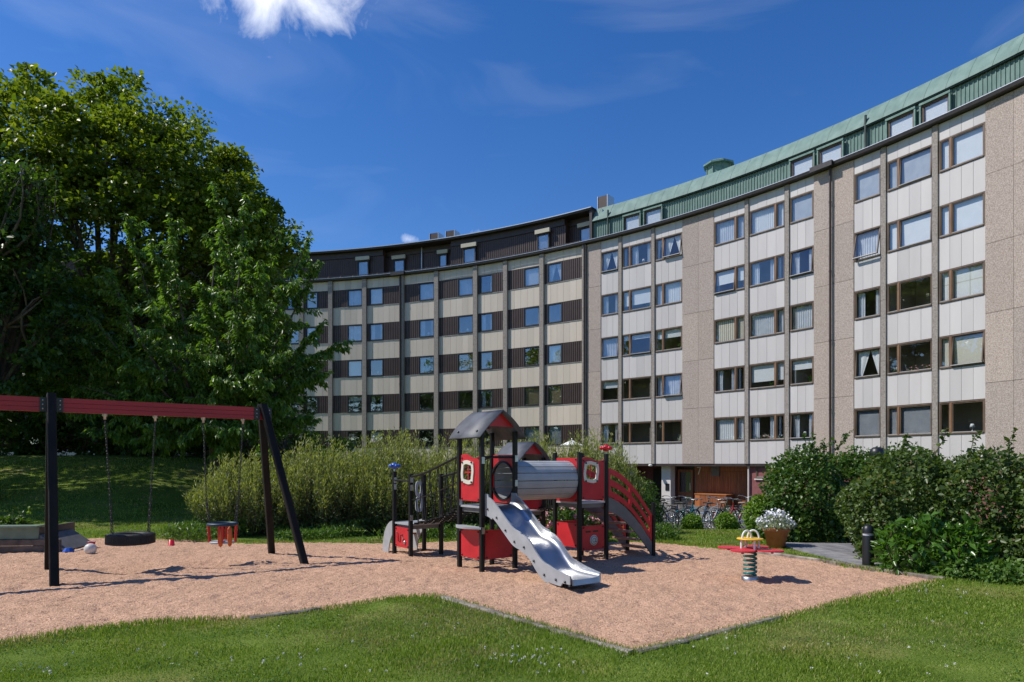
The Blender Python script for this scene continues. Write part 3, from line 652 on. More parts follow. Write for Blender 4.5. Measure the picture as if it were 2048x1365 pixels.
dr.box(fr, .02, .12, -.05, .03, GZ-.1, 1.15).box(fr, dw-.10, dw, -.05, .03, GZ-.1, 1.15).box(fr, .12, dw-.10, -.05, .03, 1.02, 1.15).box(fr, .12, dw-.10, -.05, .03, -.42, -.22).box(fr, .12, dw-.10, -.05, .03, GZ-.1, -.82)
dr = sub(dr.build('door', 'wood_cladding', copper_b), copper_b)
MB().box(fr, .12, dw-.10, -.03, -.02, -.22, 1.02).build('pane', 'glass', dr); MB().box(fr, .12, dw-.10, -.03, -.02, -.82, -.42).build('pane', 'glass', dr)
MB().bar(fr(dw-.16, .07, -.1), fr(dw-.16, .07, .35), .03, .03).build('handle', 'galv', dr)
fr2, L2 = gwall(1400, 1416, 1.15, .7, 1.36, None, 'x'); MB().box(fr2, 0, L2, -.15, .0, .78, 1.36).build('vent_box', 'dark_grey_board', copper_b)
# house number 7
q0 = L*.255; z7 = .86; s7 = MB(); s7.box(fr, q0, q0+.26, .02, .035, z7+.40, z7+.46); s7.add([fr(q0+.20, .035, z7+.40), fr(q0+.26, .035, z7+.40), fr(q0+.13, .035, z7), fr(q0+.06, .035, z7)], [(0, 1, 2, 3)])
s7.add([fr(q0+.20, .02, z7+.40), fr(q0+.06, .02, z7), fr(q0+.06, .035, z7), fr(q0+.20, .035, z7+.40)], [(0, 1, 2, 3)]); s7.build('house_number', 'cream_board', copper_b)
MB().box(fr, L*.90, L*.945, .02, .04, .62, .98).build('notice_plate', 'white_paint', copper_b); MB().box(fr, L*.875, L*.885, .01, .02, GZ, 1.0).build('door_gap', 'frame_dark', copper_b)
gwall(1494, 1680, .25, GZ-.4, ZS-.142, 'purple_wall', 'base_wall'); frp, Lp = gwall(1508, 1552, .19, .75, 1.36, None, 'x')
window(copper_b, frp, .0, Lp, .72, 1.34, [], 'grey')
MB().box(frp, -.08, Lp+.08, 0, .06, .64, .70).build('sill', 'white_wall', copper_b)
gwall(1680, 2260, .25, GZ-.4, ZS-.142, 'purple_wall', 'base_wall')
fre, Le = gwall(1493, 1495, .2, GZ-.3, ZS-.14, None, 'x'); MB().box(fre, 0, Le, 0, .1, GZ-.3, ZS-.145).build('wall_edge', 'white_wall', copper_b)
fr3, L3 = gwall(1314, 1332, .5, GZ-.3, ZS-.142, 'white_wall', 'column', .5)
mm = MB(); mm.box(fr3, L3*.45, L3*.85, .0, .03, -.12, .30); mm.build('intercom', 'dark_metal', copper_b)
gwall(1175, 1314, 2.3, GZ-.3, ZS-.142, 'purple_wall', 'passage_wall'); frd, Ld = gwall(1272, 1298, 2.05, GZ-.2, 1.1, None, 'x'); MB().box(frd, 0, Ld, -.05, 0, GZ-.2, 1.15).build('passage_shade_panel', 'frame_dark', copper_b)  # dark panel stands in for the deep shade inside the passage
gwall(1175, 1262, .3, GZ-.3, ZS-.142, 'white_wall', 'base_wall')
lamp_q = P(theta(1303), -.12); mm = MB().lathe([(0, .0), (.10, .01), (.13, .06), (.10, .12), (0, .13)], (lamp_q[0], lamp_q[1], ZS-.16), n=12); mm.build('soffit_lamp', 'white_paint', copper_b)
# railing by the passage
fr4, L4 = gwall(1285, 1310, -.3, 0, 0, None, 'x')
rail = thing('railing', 'black upright-bar metal railing at the dark passage beside the entrance column', 'railing', tuple(fr4(0, 0, GZ)))
MB().tube([fr4(0, 0, .35), fr4(L4, 0, .35)], .02, 6).build('top_rail', 'dark_metal', rail)
for k in range(9): MB().tube([fr4(L4*k/8, 0, GZ-.05), fr4(L4*k/8, 0, .45 if k == 8 else .35)], .012, 6).build('bar', 'dark_metal', rail)
fr5, L5 = gwall(1384, 1446, .30, 0, 0, None, 'x')                      # wooden chest by the entrance
ch = thing('storage_chest', 'low reddish brown wooden chest against the plank wall behind the bicycles', 'chest', tuple(fr5(L5/2, -.3, GZ)))
MB().box(fr5, 0, L5*.16, -.8, 0, GZ, -.28).build('end_panel', 'wood_light', ch); MB().box(fr5, L5*.16+.004, L5, -.8, 0, GZ, -.28).build('front_panel', 'wood_cladding', ch); MB().box(fr5, -.03, L5+.03, -.83, .03, -.276, -.23).build('lid', 'wood_light', ch)
# paved court before the entrance
pv = []
for px in np.linspace(1180, 1560, 12): q = P(theta(px), 2.2); pv.append((q[0], q[1]))
for px, yy in ((1570, 21.5), (1480, 22.4), (1400, 23.6), (1300, 24.0), (1230, 25)): pv.append(((px-HX)/F*yy, yy))
from mathutils.geometry import tessellate_polygon
Xp, Yp, Qp = grid(np.arange(2, 18, .4), np.arange(20, 46, .4)); okp = inpoly(Xp, Yp, np.array(pv)).ravel()[Qp].all(1)
tag(fastmesh('paved_court', np.stack([Xp, Yp, gz(Xp, Yp)+.04], -1).reshape(-1, 3), Qp[okp], 'paving', smooth=True), kind='structure')

# ------------------------------------------------------------------ play tower
E1, E2, UP = A(.6, -.8, 0), A(.8, .6, 0), A(0, 0, 1)
SD = .62
def g3(p): return A(p[0], p[1], float(gz(p[0], p[1])))
T1F = A(-.45, 10.22, 0); T1L = T1F - SD*E1; T1R = T1F + SD*E2; T1B = T1L + SD*E2
T2FL = A(1.12, 11.34, 0); T2BL = T2FL - SD*E1; T2FR = T2FL + SD*E2; T2BR = T2BL + SD*E2
T4a = A(-1.78, 12.0, 0); T4b = T4a + SD*E2; T4c = T4a - SD*E1; T4d = T4b - SD*E1
T3F = A(.12, 12.98, 0); T3L = T3F - SD*E1; T3R = T3F + SD*E2; T3B = T3L + SD*E2
DZ, D4, D3 = .86, .44, .60
play = thing('play_tower', 'red, black and grey playground tower with slide, tube tunnel, net bridges and curved stairs', 'play tower', (-.42, 10.22, float(gz(-.42, 10.22))))
def post(p, top, cap=True):
    z0 = float(gz(p[0], p[1])) - .12; h = .033; c = .008
    oct_ = [(-h+c, -h), (h-c, -h), (h, -h+c), (h, h-c), (h-c, h), (-h+c, h), (-h, h-c), (-h, -h+c)]
    V = [p + E1*a + E2*b + UP*(z-p[2]) for z in (z0, top) for a, b in oct_]
    o = MB().add(V, [tuple(range(8))[::-1], tuple(range(8, 16))] + [(i, (i+1) % 8, 8+(i+1) % 8, 8+i) for i in range(8)]).build('post', 'post_black', play)
    return sub(o, play)
PO = {}
for nme, p, top in (('1F', T1F, 2.0), ('1L', T1L, 2.0), ('1R', T1R, 2.0), ('1B', T1B, 2.0), ('2FL', T2FL, 1.69), ('2BL', T2BL, 1.69), ('2FR', T2FR, 1.67), ('2BR', T2BR, 1.69),
                    ('4a', T4a, 1.32), ('4b', T4b, 1.32), ('4c', T4c, 1.36), ('4d', T4d, 1.30), ('3F', T3F, 1.62), ('3L', T3L, 1.62), ('3R', T3R, 1.62), ('3B', T3B, 1.62)): PO[nme] = post(p, top)
def deck(L_, F_, z):
    fr = Fr(L_ + UP*z, E1, E2, UP); o = sub(MB().box(fr, -.01, SD+.01, -.01, SD+.01, -.03, 0).build('deck', 'grey_board', play), play)
    MB().box(fr, .03, SD-.03, .03, SD-.03, -.10, -.032).build('deck_frame', 'dark_grey_board', o)
deck(T1L, T1F, DZ); deck(T2BL, T2FL, DZ); deck(T4c, T4a, D4); deck(T3L, T3F, D3)
def facefr(p, q):                                                  # frame of a tower side: u from p to q, v outwards, w up, z absolute
    u = unit((q-p)*A(1, 1, 0)); v = A(u[1], -u[0], 0); return Fr(A(p[0], p[1], 0), u, v, UP)
def bolts(mb, fr, pts, d0, r=.013):
    for a, c in pts: mb.lathe([(r, 0), (r, .012), (r*.6, .018), (0, .018)], fr=Fr(fr(a, d0, c), fr.u, -fr.w, fr.v), n=8)
def wpanel(fr, z0, z1, hole=None, m='red_board', wave=True, x0=.055, x1=SD-.055):
    """board with a wavy top and an optional curved window"""
    n = 48; mid = ((x0+x1)/2, (z0+z1)/2)
    def outer(t):
        c, s_ = math.cos(t), math.sin(t); hx, hz = (x1-x0)/2, (z1-z0)/2; k = min(hx/abs(c) if abs(c) > 1e-6 else 9, hz/abs(s_) if abs(s_) > 1e-6 else 9); a, z = mid[0]+k*c, mid[1]+k*s_
        if wave and s_ > 0 and z > z1-.002: z += .035*math.sin((a-x0)/(x1-x0)*2*math.pi*.95+.3)
        return (a, z)
    ang = sorted([2*math.pi*k/n for k in range(n)] + [math.atan2(sz*(z1-z0), sx*(x1-x0)) % (2*math.pi) for sx in (-1, 1) for sz in (-1, 1)])
    O = [outer(t) for t in ang]; b = MB()
    if hole: b.ring(O, [hole(t, mid) for t in ang], fr, -.008, .008)
    else: b.prism(O, fr, -.008, .008)
    p = sub(b.build('panel', m, play), play); bm = MB(); e = .03
    bolts(bm, fr, [(x0+e, z0+e), (x1-e, z0+e), (x0+e, z1-e), (x1-e, z1-e)], .008); tag(bm.build('bolt', 'bolt', p), kind='stuff'); return p
def wobble(r0, cx, cz):                                            # rounded square with wavy sides
    def f(t, mid):
        k = 1/(abs(math.cos(t))**9+abs(math.sin(t))**9)**(1/9); r = r0*k*(1+.06*math.sin(4*t+.9)); return (cx+r*math.cos(t)*.98, cz+r*math.sin(t)*1.02)
    return f
def framed_window(fr, p, cx, cz, r):
    ang = [2*math.pi*k/44 for k in range(44)]; fo = wobble(r*1.32, cx, cz); fi = wobble(r*.90, cx, cz)
    b = MB().ring([fo(t, 0) for t in ang], [fi(t, 0) for t in ang], fr, .009, .026).build('window_frame', 'cream_board', p)
    m = MB(); m.box(fr, cx-.010, cx+.010, -.004, .006, cz-r, cz+r).box(fr, cx-r*.9, cx+r*.9, -.004, .0055, cz-.010, cz+.010); m.build('window_bars', 'red_board', p)
    bm = MB(); bolts(bm, fr, [(cx+sx*r*.98, cz+sz*r*1.16) for sx in (-1, 1) for sz in (-1, 1)], .026, .015); tag(bm.build('bolt', 'bolt', p), kind='stuff')
# first tower: window panel, counter, low panels
f = facefr(T1L, T1F); cx, cz, r = .25, 1.37, .13
p = wpanel(f, .93, 1.62, wobble(r, cx, cz)); framed_window(f, p, cx, cz, r)
wpanel(f, .06, .50, wave=False)
n = 16; O = [(-.03, .0)] + [(-.03+(SD+.06)*k/n, .0) for k in range(1, n+1)]
cnt = MB(); V = []
top = [(-.04+(SD+.08)*k/n, .045+.15*math.sin(math.pi*k/n)) for k in range(n+1)]
cnt.add([f(a, -.03, z) for z in (.52, .548) for a, d in top] + [f(a, d, z) for z in (.52, .548) for a, d in top],
        [(k, k+1, n+1+k+1, n+1+k) for k in range(0)] + [(k, k+1, 2*(n+1)+k+1, 2*(n+1)+k) for k in range(n)] + [(n+1+k, 3*(n+1)+k, 3*(n+1)+k+1, n+1+k+1) for k in range(n)] + [(2*(n+1)+k, 2*(n+1)+k+1, 3*(n+1)+k+1, 3*(n+1)+k) for k in range(n)])
cnt.build('counter', 'grey_board', play)
f = facefr(T1F, T1R); wpanel(f, .06, .50, wave=False); MB().tube([f(.03, 0, 1.60), f(SD-.03, 0, 1.60)], .017, 8).build('grab_bar', 'post_black', play)
f = facefr(T1R, T1B)                                               # tunnel wall with round hole
def circ(r0, cx, cz): return lambda t, mid: (cx+r0*math.cos(t), cz+r0*math.sin(t))
p = wpanel(f, .88, 1.64, circ(.285, SD/2, 1.23), wave=False, x0=.05, x1=SD-.05)
f2 = facefr(T2FL, T2BL); f2b = Fr(f2.o, f2.u, -f2.v, f2.w)
MB().lathe([(.285, -.02), (.315, -.02), (.315, .02), (.285, .02), (.285, -.02)], fr=Fr(f(SD/2, 0, 1.23), f.u, f.w, f.v), n=32).build('tunnel_rim', 'black_plastic', p)
# second tower, tunnel side
f = facefr(T2BL, T2FL); wpanel(f, .86, 1.60, circ(.285, SD/2, 1.23), wave=False, x0=.0, x1=SD-.05)
tc0 = (T1R+T1B)/2 + UP*1.23; tc1 = (T2FL+T2BL)/2 + UP*1.23; d = unit(tc1-tc0); sx = np.cross(d, UP); nsl = 16
for k in range(nsl):                                               # tunnel boards
    a0, a1 = 2*math.pi*(k+.055)/nsl, 2*math.pi*(k+.945)/nsl; V = []
    for q in (tc0 + d*.02, tc1 - d*.012):
        for r in (.295, .318): V += [q + r*(sx*math.cos(a)+UP*math.sin(a)) for a in (a0, (a0+a1)/2, a1)]
    b = MB().add(V, [(3, 4, 10, 9), (4, 5, 11, 10), (1, 0, 6, 7), (2, 1, 7, 8), (0, 3, 9, 6), (5, 2, 8, 11), (0, 1, 4, 3), (1, 2, 5, 4), (9, 10, 7, 6), (10, 11, 8, 7)])
    o = sub(b.build('tunnel_board', 'grey_board', play), play)
    if math.sin(a0) > -.4:
        bm = MB(); am = (a0+a1)/2; nn_ = sx*math.cos(am)+UP*math.sin(am)
        for s_ in (.08, .5, .92): q = tc0 + (tc1-tc0)*s_ + nn_*.318; bm.lathe([(.008, 0), (.007, .006), (0, .007)], fr=Fr(q, d, np.cross(nn_, d), nn_), n=6)
        tag(bm.build('bolt', 'galv', o), kind='stuff')
f = facefr(T2FL, T2FR); cx, cz, r = .25, 1.36, .13; p = wpanel(f, .90, 1.58, wobble(r, cx, cz)); framed_window(f, p, cx, cz, r)
def slot_panel(f, z0, z1):
    p = wpanel(f, z0, z1, wave=False); m = MB()
    for a in (.13, .30): m.box(f, a, a+.12, .0085, .0105, z1-.115, z1-.085)
    m.build('letter_slot', 'black_plastic', p)
    q = Fr(f(SD/2+.01, .0085, (z0+z1)/2-.045), f.u, f.w, f.v); MB().lathe([(0, .006), (.088, .006), (.088, 0)], fr=q, n=32).build('badge', 'cream_board', p)
    m = MB()
    for rr in (.070,): m.tube([q(rr*math.cos(t), rr*math.sin(t), .008) for t in np.linspace(-.5, 2*math.pi-.9, 40)], .0045, 6)
    m.tube([q(.030*math.cos(t), .034*math.sin(t), .008) for t in np.linspace(0, 2*math.pi, 24)], .0045, 6)
    m.tube([q(*c, .008) for c in ((.030, .034), (.030, -.015), (.036, -.032), (.050, -.034), (.061, -.022))], .0045, 6)
    m.build('at_sign', 'dark_grey_board', p)
slot_panel(f, .05, .46)
f = facefr(T2BL, T2FL); wpanel(f, .10, .50, wave=False)
f = facefr(T2BR, T2BL); p = wpanel(f, .10, .50, wave=False); MB().box(f, .14, .34, -.16, -.01, .30, .325).build('shelf', 'grey_board', p)
# roofs: two bowed slopes and red gables
def roof(L_, F_, zt, zb, half=.43, lenx=(-.12, .12)):
    c = L_ + E2*SD/2; fr = Fr(A(c[0], c[1], 0), E2, E1, UP); a0, a1 = lenx[0], SD+lenx[1]; n = 9
    prof = [(half*s, zt-(zt-zb)*(.80*s+.20*s**3)) for s in np.linspace(0, 1, n)]
    for sgn in (-1, 1):
        A_ = [(sgn*x, z) for x, z in prof]; B_ = [(sgn*(x+.004), z-.02) for x, z in prof]
        V = []; 
        def endx(s, e):                                            # eave corners swing out a little
            return (a0-.03*math.sin(math.pi*s)) if e == 0 else (a1+.03*math.sin(math.pi*s))
        for i, (x, z) in enumerate(prof):
            s = i/(n-1)
            for e in (0, 1):
                for dz in (0, -.018): V.append(fr(sgn*x, endx(s, e), z+dz))
        Fc = []
        for i in range(n-1):
            b = 4*i; Fc += [(b, b+4, b+6, b+2), (b+1, b+3, b+7, b+5), (b, b+1, b+5, b+4), (b+2, b+6, b+7, b+3)]
        Fc += [(0, 2, 3, 1), (4*n-4, 4*n-3, 4*n-1, 4*n-2)]
        o = sub(MB().add(V, Fc, True).build('roof_slope', 'roof_board', play), play); bm = MB()
        for yy in (.05, SD-.05): bm.lathe([(.016, -.01), (.016, .012), (0, .016)], fr=Fr(fr(sgn*half*.86, yy, zt-(zt-zb)*.78), E1, E2, UP), n=8)
        tag(bm.build('bolt', 'bolt', o), kind='stuff')
        o.data.shade_auto_smooth() if hasattr(o.data, 'shade_auto_smooth') else None
    for yy in (-.01, SD+.01):
        gp_ = [(x, z-.022) for x, z in prof[:6]]; poly = gp_ + [(-x, z) for x, z in gp_[::-1][:-1]]
        poly = [(a, z) for a, z in poly]; o = MB().prism(poly, fr, yy-.008, yy+.008).build('gable', 'red_board', play)
roof(T1L, T1F, 2.32, 1.90); roof(T3L, T3F, 1.93, 1.52, .42)
f = facefr(T3F, T3R); wpanel(f, .62, 1.25, wave=True)
# slide
mid = (T1F+T1R)/2; sf = Fr(A(mid[0], mid[1], 0), E1, E2, UP)
BED = [(-.02, .86), (.12, .85), (.28, .765), (.50, .60), (.70, .455), (.84, .405), (.98, .375), (1.11, .30), (1.25, .165), (1.40, .06), (1.58, .022), (1.78, .012), (1.93, .010)]
bed = catmull([A(t, z, 0) for t, z in BED], 6); bed = [(b[0], b[1]) for b in bed]; hw = .25
m = MB(); V = []; cs = [(-1, .13), (-.97, .06), (-.86, .012), (-.6, 0), (0, -.006), (.6, 0), (.86, .012), (.97, .06), (1, .13)]
for t, z in bed: V += [sf(t, hw*a, z+h*(1 if t < 1.5 else max(.35, 1-(t-1.5)*1.6))) for a, h in cs]
k = len(cs); m.add(V, [(i*k+j, (i+1)*k+j, (i+1)*k+j+1, i*k+j+1) for i in range(len(bed)-1) for j in range(k-1)], True)
V2 = [sf(bed[-1][0], hw*a, bed[-1][1]+h*.35) for a, h in cs] + [sf(bed[-1][0]+.02, hw*a, bed[-1][1]-.07) for a, h in cs]
m.add(V2, [(j, k+j, k+j+1, j+1) for j in range(k-1)], True)
slide = sub(m.build('slide_bed', 'steel', play), play)
for sgn in (-1, 1):
    topc = [(t, z + (.19 if t < .1 else .15 if t < .9 else .125 if t < 1.5 else max(.05, .125-(t-1.5)*.17))) for t, z in bed]; botc = [(t, z - (.10 if t > .2 else .14) + (.045 if t > 1.75 else 0) - (.02 if .9 < t < 1.5 else 0)) for t, z in bed]
    s0 = hw*sgn*1.005; o = MB().strip(topc, botc, sf, s0 if sgn > 0 else s0-.022, s0+.022 if sgn > 0 else s0).build('slide_side', 'grey_board', play); sub(o, play)
    bm = MB()
    for t in (.10, .33, .55, .76, .98, 1.2, 1.42, 1.66, 1.84):
        i = min(range(len(bed)), key=lambda q: abs(bed[q][0]-t)); z = bed[i][1] - .03
        bm.lathe([(.016, 0), (.016, .014), (0, .02)], fr=Fr(sf(t, s0+sgn*.022, z), sf.u, sf.w*-sgn, sf.v*sgn), n=8)
    tag(bm.build('bolt', 'bolt', o), kind='stuff')
q = sf(1.72, -.1, 0); MB().tube([q+UP*-.2, q+UP*.0], .018, 8).build('slide_foot', 'galv', play)
# stairs with arched red rails
mid = (T2FR+T2BR)/2; tf = Fr(A(T2FR[0], T2FR[1], 0), E2, -E1, UP); SL = 1.14; g0 = float(gz(2.4, 12.3))
def arch(s, h): return (SL*s, (DZ+h)*(1-s)+g0*s + .22*math.sin(math.pi*s*.92)*(.5+h*.4))
for side in (0, 1):
    v0 = SD*side + (-.02 if side == 0 else 0)
    ss = np.linspace(.02, 1, 18); sA = [(SL*s, (DZ+.07)*(1-s**1.25)+ (g0+.20)*s**1.25 + .07*math.sin(math.pi*s)) for s in ss]; sB = [(a, z-.24-.0*a) for a, z in sA]; sB = [(a, max(z, g0-.05)) for a, z in sB]
    MB().strip(sA, sB, tf, v0, v0+.02).build('stringer', 'dark_grey_board', play)
    q = tf(SL+.04, v0+.01, 0); pst = post(A(q[0], q[1], 0), .80)
    def rail(h): return [(a, z+h+(.025*math.sin(math.pi*i/17))) for i, (a, z) in enumerate(sA)]
    rb = MB()
    for h0, h1 in ((.50, .40), (.31, .20), (.11, .01)): rb.strip(rail(h0), rail(h1), tf, v0+.001, v0+.017)
    for i0, i1 in ((0, 1), (8, 9), (16, 17)):
        rb.strip(rail(.50)[i0:i1+1], rail(.01)[i0:i1+1], tf, v0+.0, v0+.018)
    rb.build('arched_rail', 'red_board', play)
for k in range(6):
    s = (k+.6)/6.3; a = SL*s; z = (DZ)*(1-s)+g0*s
    MB().box(tf, a-.085, a+.085, .005, SD-.005, z-.018, z+.012).build('tread', 'tread_wood', play)
# low tower: panel with track, board with holes, climbing arch, railings
f = facefr(T4c, T4a); p = wpanel(f, .0, .36, wave=False); m = MB()
zz = [(.10, .27), (.16, .25), (.17, .12), (.24, .10), (.26, .22), (.33, .24), (.35, .13), (.40, .17)]
m.tube([f(a, .010, z-.01) for a, z in zz], .008, 6); m.build('bead_track', 'black_plastic', p); MB().lathe([(.03, 0), (.03, .02), (0, .02)], fr=Fr(f(.42, .01, .10), f.u, -f.w, f.v), n=14).build('track_knob', 'galv', p)
MB().tube([f(.03, 0, 1.20), f(SD-.03, 0, 1.20)], .017, 8).build('grab_bar', 'post_black', play)
f = facefr(T4d, T4c)                                                # board with two slots by the back post
n = 40; b = MB()
for zc in (1.03, .74):
    ang = [2*math.pi*k/n for k in range(n)]
    def rr(t, a, c): kx = 1/(abs(math.cos(t)/a)**3.2+abs(math.sin(t)/c)**3.2)**(1/3.2); return kx
    b.ring([(.11+rr(t, .075, .146)*math.cos(t), zc+rr(t, .075, .146)*math.sin(t)) for t in ang], [(.11+rr(t, .028, .085)*math.cos(t), zc+rr(t, .028, .085)*math.sin(t)) for t in ang], f, -.01, .01)
b.build('grip_board', 'grey_board', play)
cf = Fr(A(T4c[0], T4c[1], 0), -E1, E2, UP); g4 = float(gz(-2.4, 12.8))
for v0 in (.0, SD-.02):
    up_ = [(.02+.46*math.sin(s*math.pi/2), g4-.04+(D4+.06-g4)*math.cos(s*math.pi/2)**.8) for s in np.linspace(0, 1, 14)]; lo = [(max(.02, a-.20-.02*i*.1), max(g4-.04, z-.16)) for i, (a, z) in enumerate(up_)]
    MB().strip(up_, lo, cf, v0, v0+.018).build('climb_side', 'grey_board', play)
for s in (.3, .6): MB().box(cf, .10+.26*s, .22+.26*s, .01, SD-.01, D4*(1-s)-.02, D4*(1-s)+.01).build('tread', 'tread_wood', play)
def flower(p, z, mt):                                              # knob shaped like a flower on a post top
    c = A(p[0], p[1], z); m = MB().lathe([(0, -.062), (.045, -.05), (.072, 0), (.05, .045), (0, .062)], c, n=16)
    for k in range(5): a = 2*math.pi*k/5+.3; m.lathe([(0, -.034), (.03, -.022), (.038, 0), (.03, .022), (0, .034)], c+A(.082*math.cos(a), .075*math.sin(a), 0), n=10)
    o = sub(m.build('flower_knob', mt, play), play); MB().tube([c-UP*.10, c-UP*.04], .013, 8).build('knob_stem', 'galv', o)
flower(T4c, 1.46, 'blue_paint'); flower(T2FR, 1.77, 'red_paint')
def bridge(pa, pb, qa, qb, z0, z1, h0, h1):
    """hanging bridge of black links with rope sides between two tower sides"""
    def sag(s): return -.05*math.sin(math.pi*s)
    n = 9
    for k in range(n):
        s = (k+.5)/n; a = pa+(qa-pa)*s; b = pb+(qb-pb)*s; z = z0+(z1-z0)*s+sag(s); o = MB()
        for j in range(7): q0 = a+(b-a)*(.06+.88*j/7); q1 = a+(b-a)*(.06+.88*(j+.8)/7); o.bar(q0+UP*(z+.012*((j+k) % 2)), q1+UP*(z+.012*((j+k) % 2)), .075, .03)
        tag(o.build('bridge_link', 'black_plastic', play), kind='stuff')
        bm = MB()
        for j in range(6): q0 = a+(b-a)*(.06+.88*(j+.9)/7); bm.lathe([(.012, -.02), (.012, .02)], fr=Fr(q0+UP*z, A(1, 0, 0), A(0, 1, 0), UP), n=6)
        tag(bm.build('link_bolt', 'galv', play), kind='stuff')
    for p_, q_ in ((pa, qa), (pb, qb)):
        top = [p_+(q_-p_)*s+UP*(h0+(h1-h0)*(s**1.0)-.06*math.sin(math.pi*s)*(1-s)) for s in np.linspace(0, 1, 10)]
        MB().tube(top, .02, 8).build('bridge_rail', 'post_black', play)
        mid_ = [p_+(q_-p_)*s+UP*((z0+h0)/2+((z1+h1)/2-(z0+h0)/2)*s-.03*math.sin(math.pi*s)) for s in np.linspace(0, 1, 8)]
        MB().tube(mid_, .009, 6).build('rope', 'black_plastic', play)
        for k in range(1, 6):
            s = k/6; s2 = min(1, s+.10); b0 = p_+(q_-p_)*s+UP*(z0+(z1-z0)*s+sag(s)); t0 = p_+(q_-p_)*s2+UP*(h0+(h1-h0)*s2-.06*math.sin(math.pi*s2)*(1-s2)); t1 = p_+(q_-p_)*max(0, s-.1)+UP*(h0+(h1-h0)*max(0, s-.1)-.05)
            MB().tube([b0, t0], .009, 6).build('rope', 'black_plastic', play); MB().tube([b0, t1], .009, 6).build('rope', 'black_plastic', play)
bridge(T4a, T4b, T1L, T1B, D4, DZ-.02, 1.27, 1.62)
bridge(T3R, T3B, T2BL - E1*.0, T2BR, D3, DZ-.02, 1.40, 1.58)
bk = MB()                                                            # steel brackets on the posts
for p_, zs in ((T4a, (1.22, 1.08, .55)), (T4c, (1.20, 1.08)), (T1L, (.90, .50)), (T1F, (.50, 1.55)), (T1R, (1.58, 1.2))):
    for z in zs: bk.box(Fr(A(p_[0], p_[1], z), E1, E2, UP), -.053, .053, -.053, .053, -.035, .035) if False else bk.box(Fr(A(p_[0], p_[1], z), E1, E2, UP), .034, .041, -.025, .025, -.05, .05)
for i in range(1): tag(bk.build('bracket', 'galv', play), kind='stuff')

# ------------------------------------------------------------------ swings
SA, SB = A(-6.57, 9.735, 0), A(-4.2, 11.47, 0); sdir = unit(SB-SA); sper = A(sdir[1], -sdir[0], 0); BZ = 2.44
sw = thing('swing_frame', 'swing frame with red laminated beam on black splayed timber legs', 'swing frame', (SA[0], SA[1], float(gz(SA[0], SA[1]))))
for k, (z0, z1) in enumerate(((0, .062), (.066, .128), (.132, .20))):
    bf = Fr(SA - sdir*3.4 + UP*(BZ-.20), sdir, sper, UP); MB().box(bf, 0, 3.4+float(np.linalg.norm(SB-SA))+.10, -.045+.004*(k == 1), .045-.004*(k == 1), z0, z1).build('beam_board', 'beam_red', sw)
def leg(top, foot):
    d = unit(foot-top); foot = foot + d*.25; o = MB(); a = sdir; b = unit(np.cross(d, a)); h = .055; c = .012
    oct_ = [(-h+c, -h), (h-c, -h), (h, -h+c), (h, h-c), (h-c, h), (-h+c, h), (-h, h-c), (-h, -h+c)]; V = [q + a*x + b*y for q in (top, foot) for x, y in oct_]
    o.add(V, [tuple(range(8))[::-1], tuple(range(8, 16))] + [(i, (i+1) % 8, 8+(i+1) % 8, 8+i) for i in range(8)]); o.build('leg', 'swing_black', sw)
def aframe(c, splay):
    for s_ in (-1, 1):
        ft = c + sper*s_*.86 + sdir*splay; ft[2] = float(gz(ft[0], ft[1])); leg(c + sper*s_*.055 + UP*(BZ+.05), ft)
    for s_ in (-1, 1):
        m = MB(); m.box(Fr(c+UP*(BZ-.10), sdir, sper, UP), s_*.06-.012 if s_ > 0 else -.14, .14 if s_ > 0 else -.048, -.06, .06, -.10, .10); o = sub(m.build('bracket', 'dark_metal', sw), sw); bm = MB()
        for dz in (-.06, .0, .06): bm.lathe([(.012, 0), (.012, .01), (0, .012)], fr=Fr(c+sdir*(.10*s_)+sper*.06+UP*(BZ-.10+dz), sdir, -UP, sper), n=6)
        tag(bm.build('bolt', 'galv', o), kind='stuff')
aframe(SA, 0); aframe(SB, .42); aframe(SA - sdir*3.2, -.42)
def chain(pts, name, parent, step=.045):
    """links turned by ninety degrees in turn"""
    P_ = [np.asarray(p, float) for p in pts]; m = MB()
    for a, b in zip(P_[:-1], P_[1:]):
        L = np.linalg.norm(b-a); d = (b-a)/L; n = int(L/step); x = unit(np.cross(d, A(.3, .9, .1))); y = np.cross(d, x)
        for k in range(n):
            c = a+d*(k+.5)*L/n; s_ = x if k % 2 else y; m.tube([c + d*(.030*math.cos(t)) + s_*(.013*math.sin(t)) for t in np.linspace(0, 2*math.pi, 7)[:-1]], .0055, 4, closed=True)
    o = m.build(name, 'chain', parent); tag(o, kind='stuff'); return o
def hangers(root, s0, s1, z):
    pts = []
    for s in (s0, s1):
        q = SA + sdir*s + UP*(BZ-.20); m = MB().lathe([(.035, .0), (.035, -.03), (.018, -.05), (.018, -.085), (0, -.085)], q, n=10); m.build('hanger', 'galv', root); pts.append(q-UP*.085)
    return pts
tc_ = SA + sdir*.995; TZ = .37
ts = thing('tyre_swing', 'black car tyre swing lying flat, hung on chains from the red beam', 'tyre swing', (tc_[0], tc_[1], TZ-.1))
hp = hangers(ts, .66, 1.33, BZ); prof = []
for t in np.linspace(-2.45, 2.45, 22): c_, s_ = math.cos(t), math.sin(t); prof.append((.245+.085*np.sign(c_)*abs(c_)**.55, .085*np.sign(s_)*abs(s_)**.6))
tyo = MB().lathe(prof, (tc_[0], tc_[1], TZ), n=56); MBt = tyo.build('tyre', 'rubber', ts); sub(MBt, ts); tr = MB()
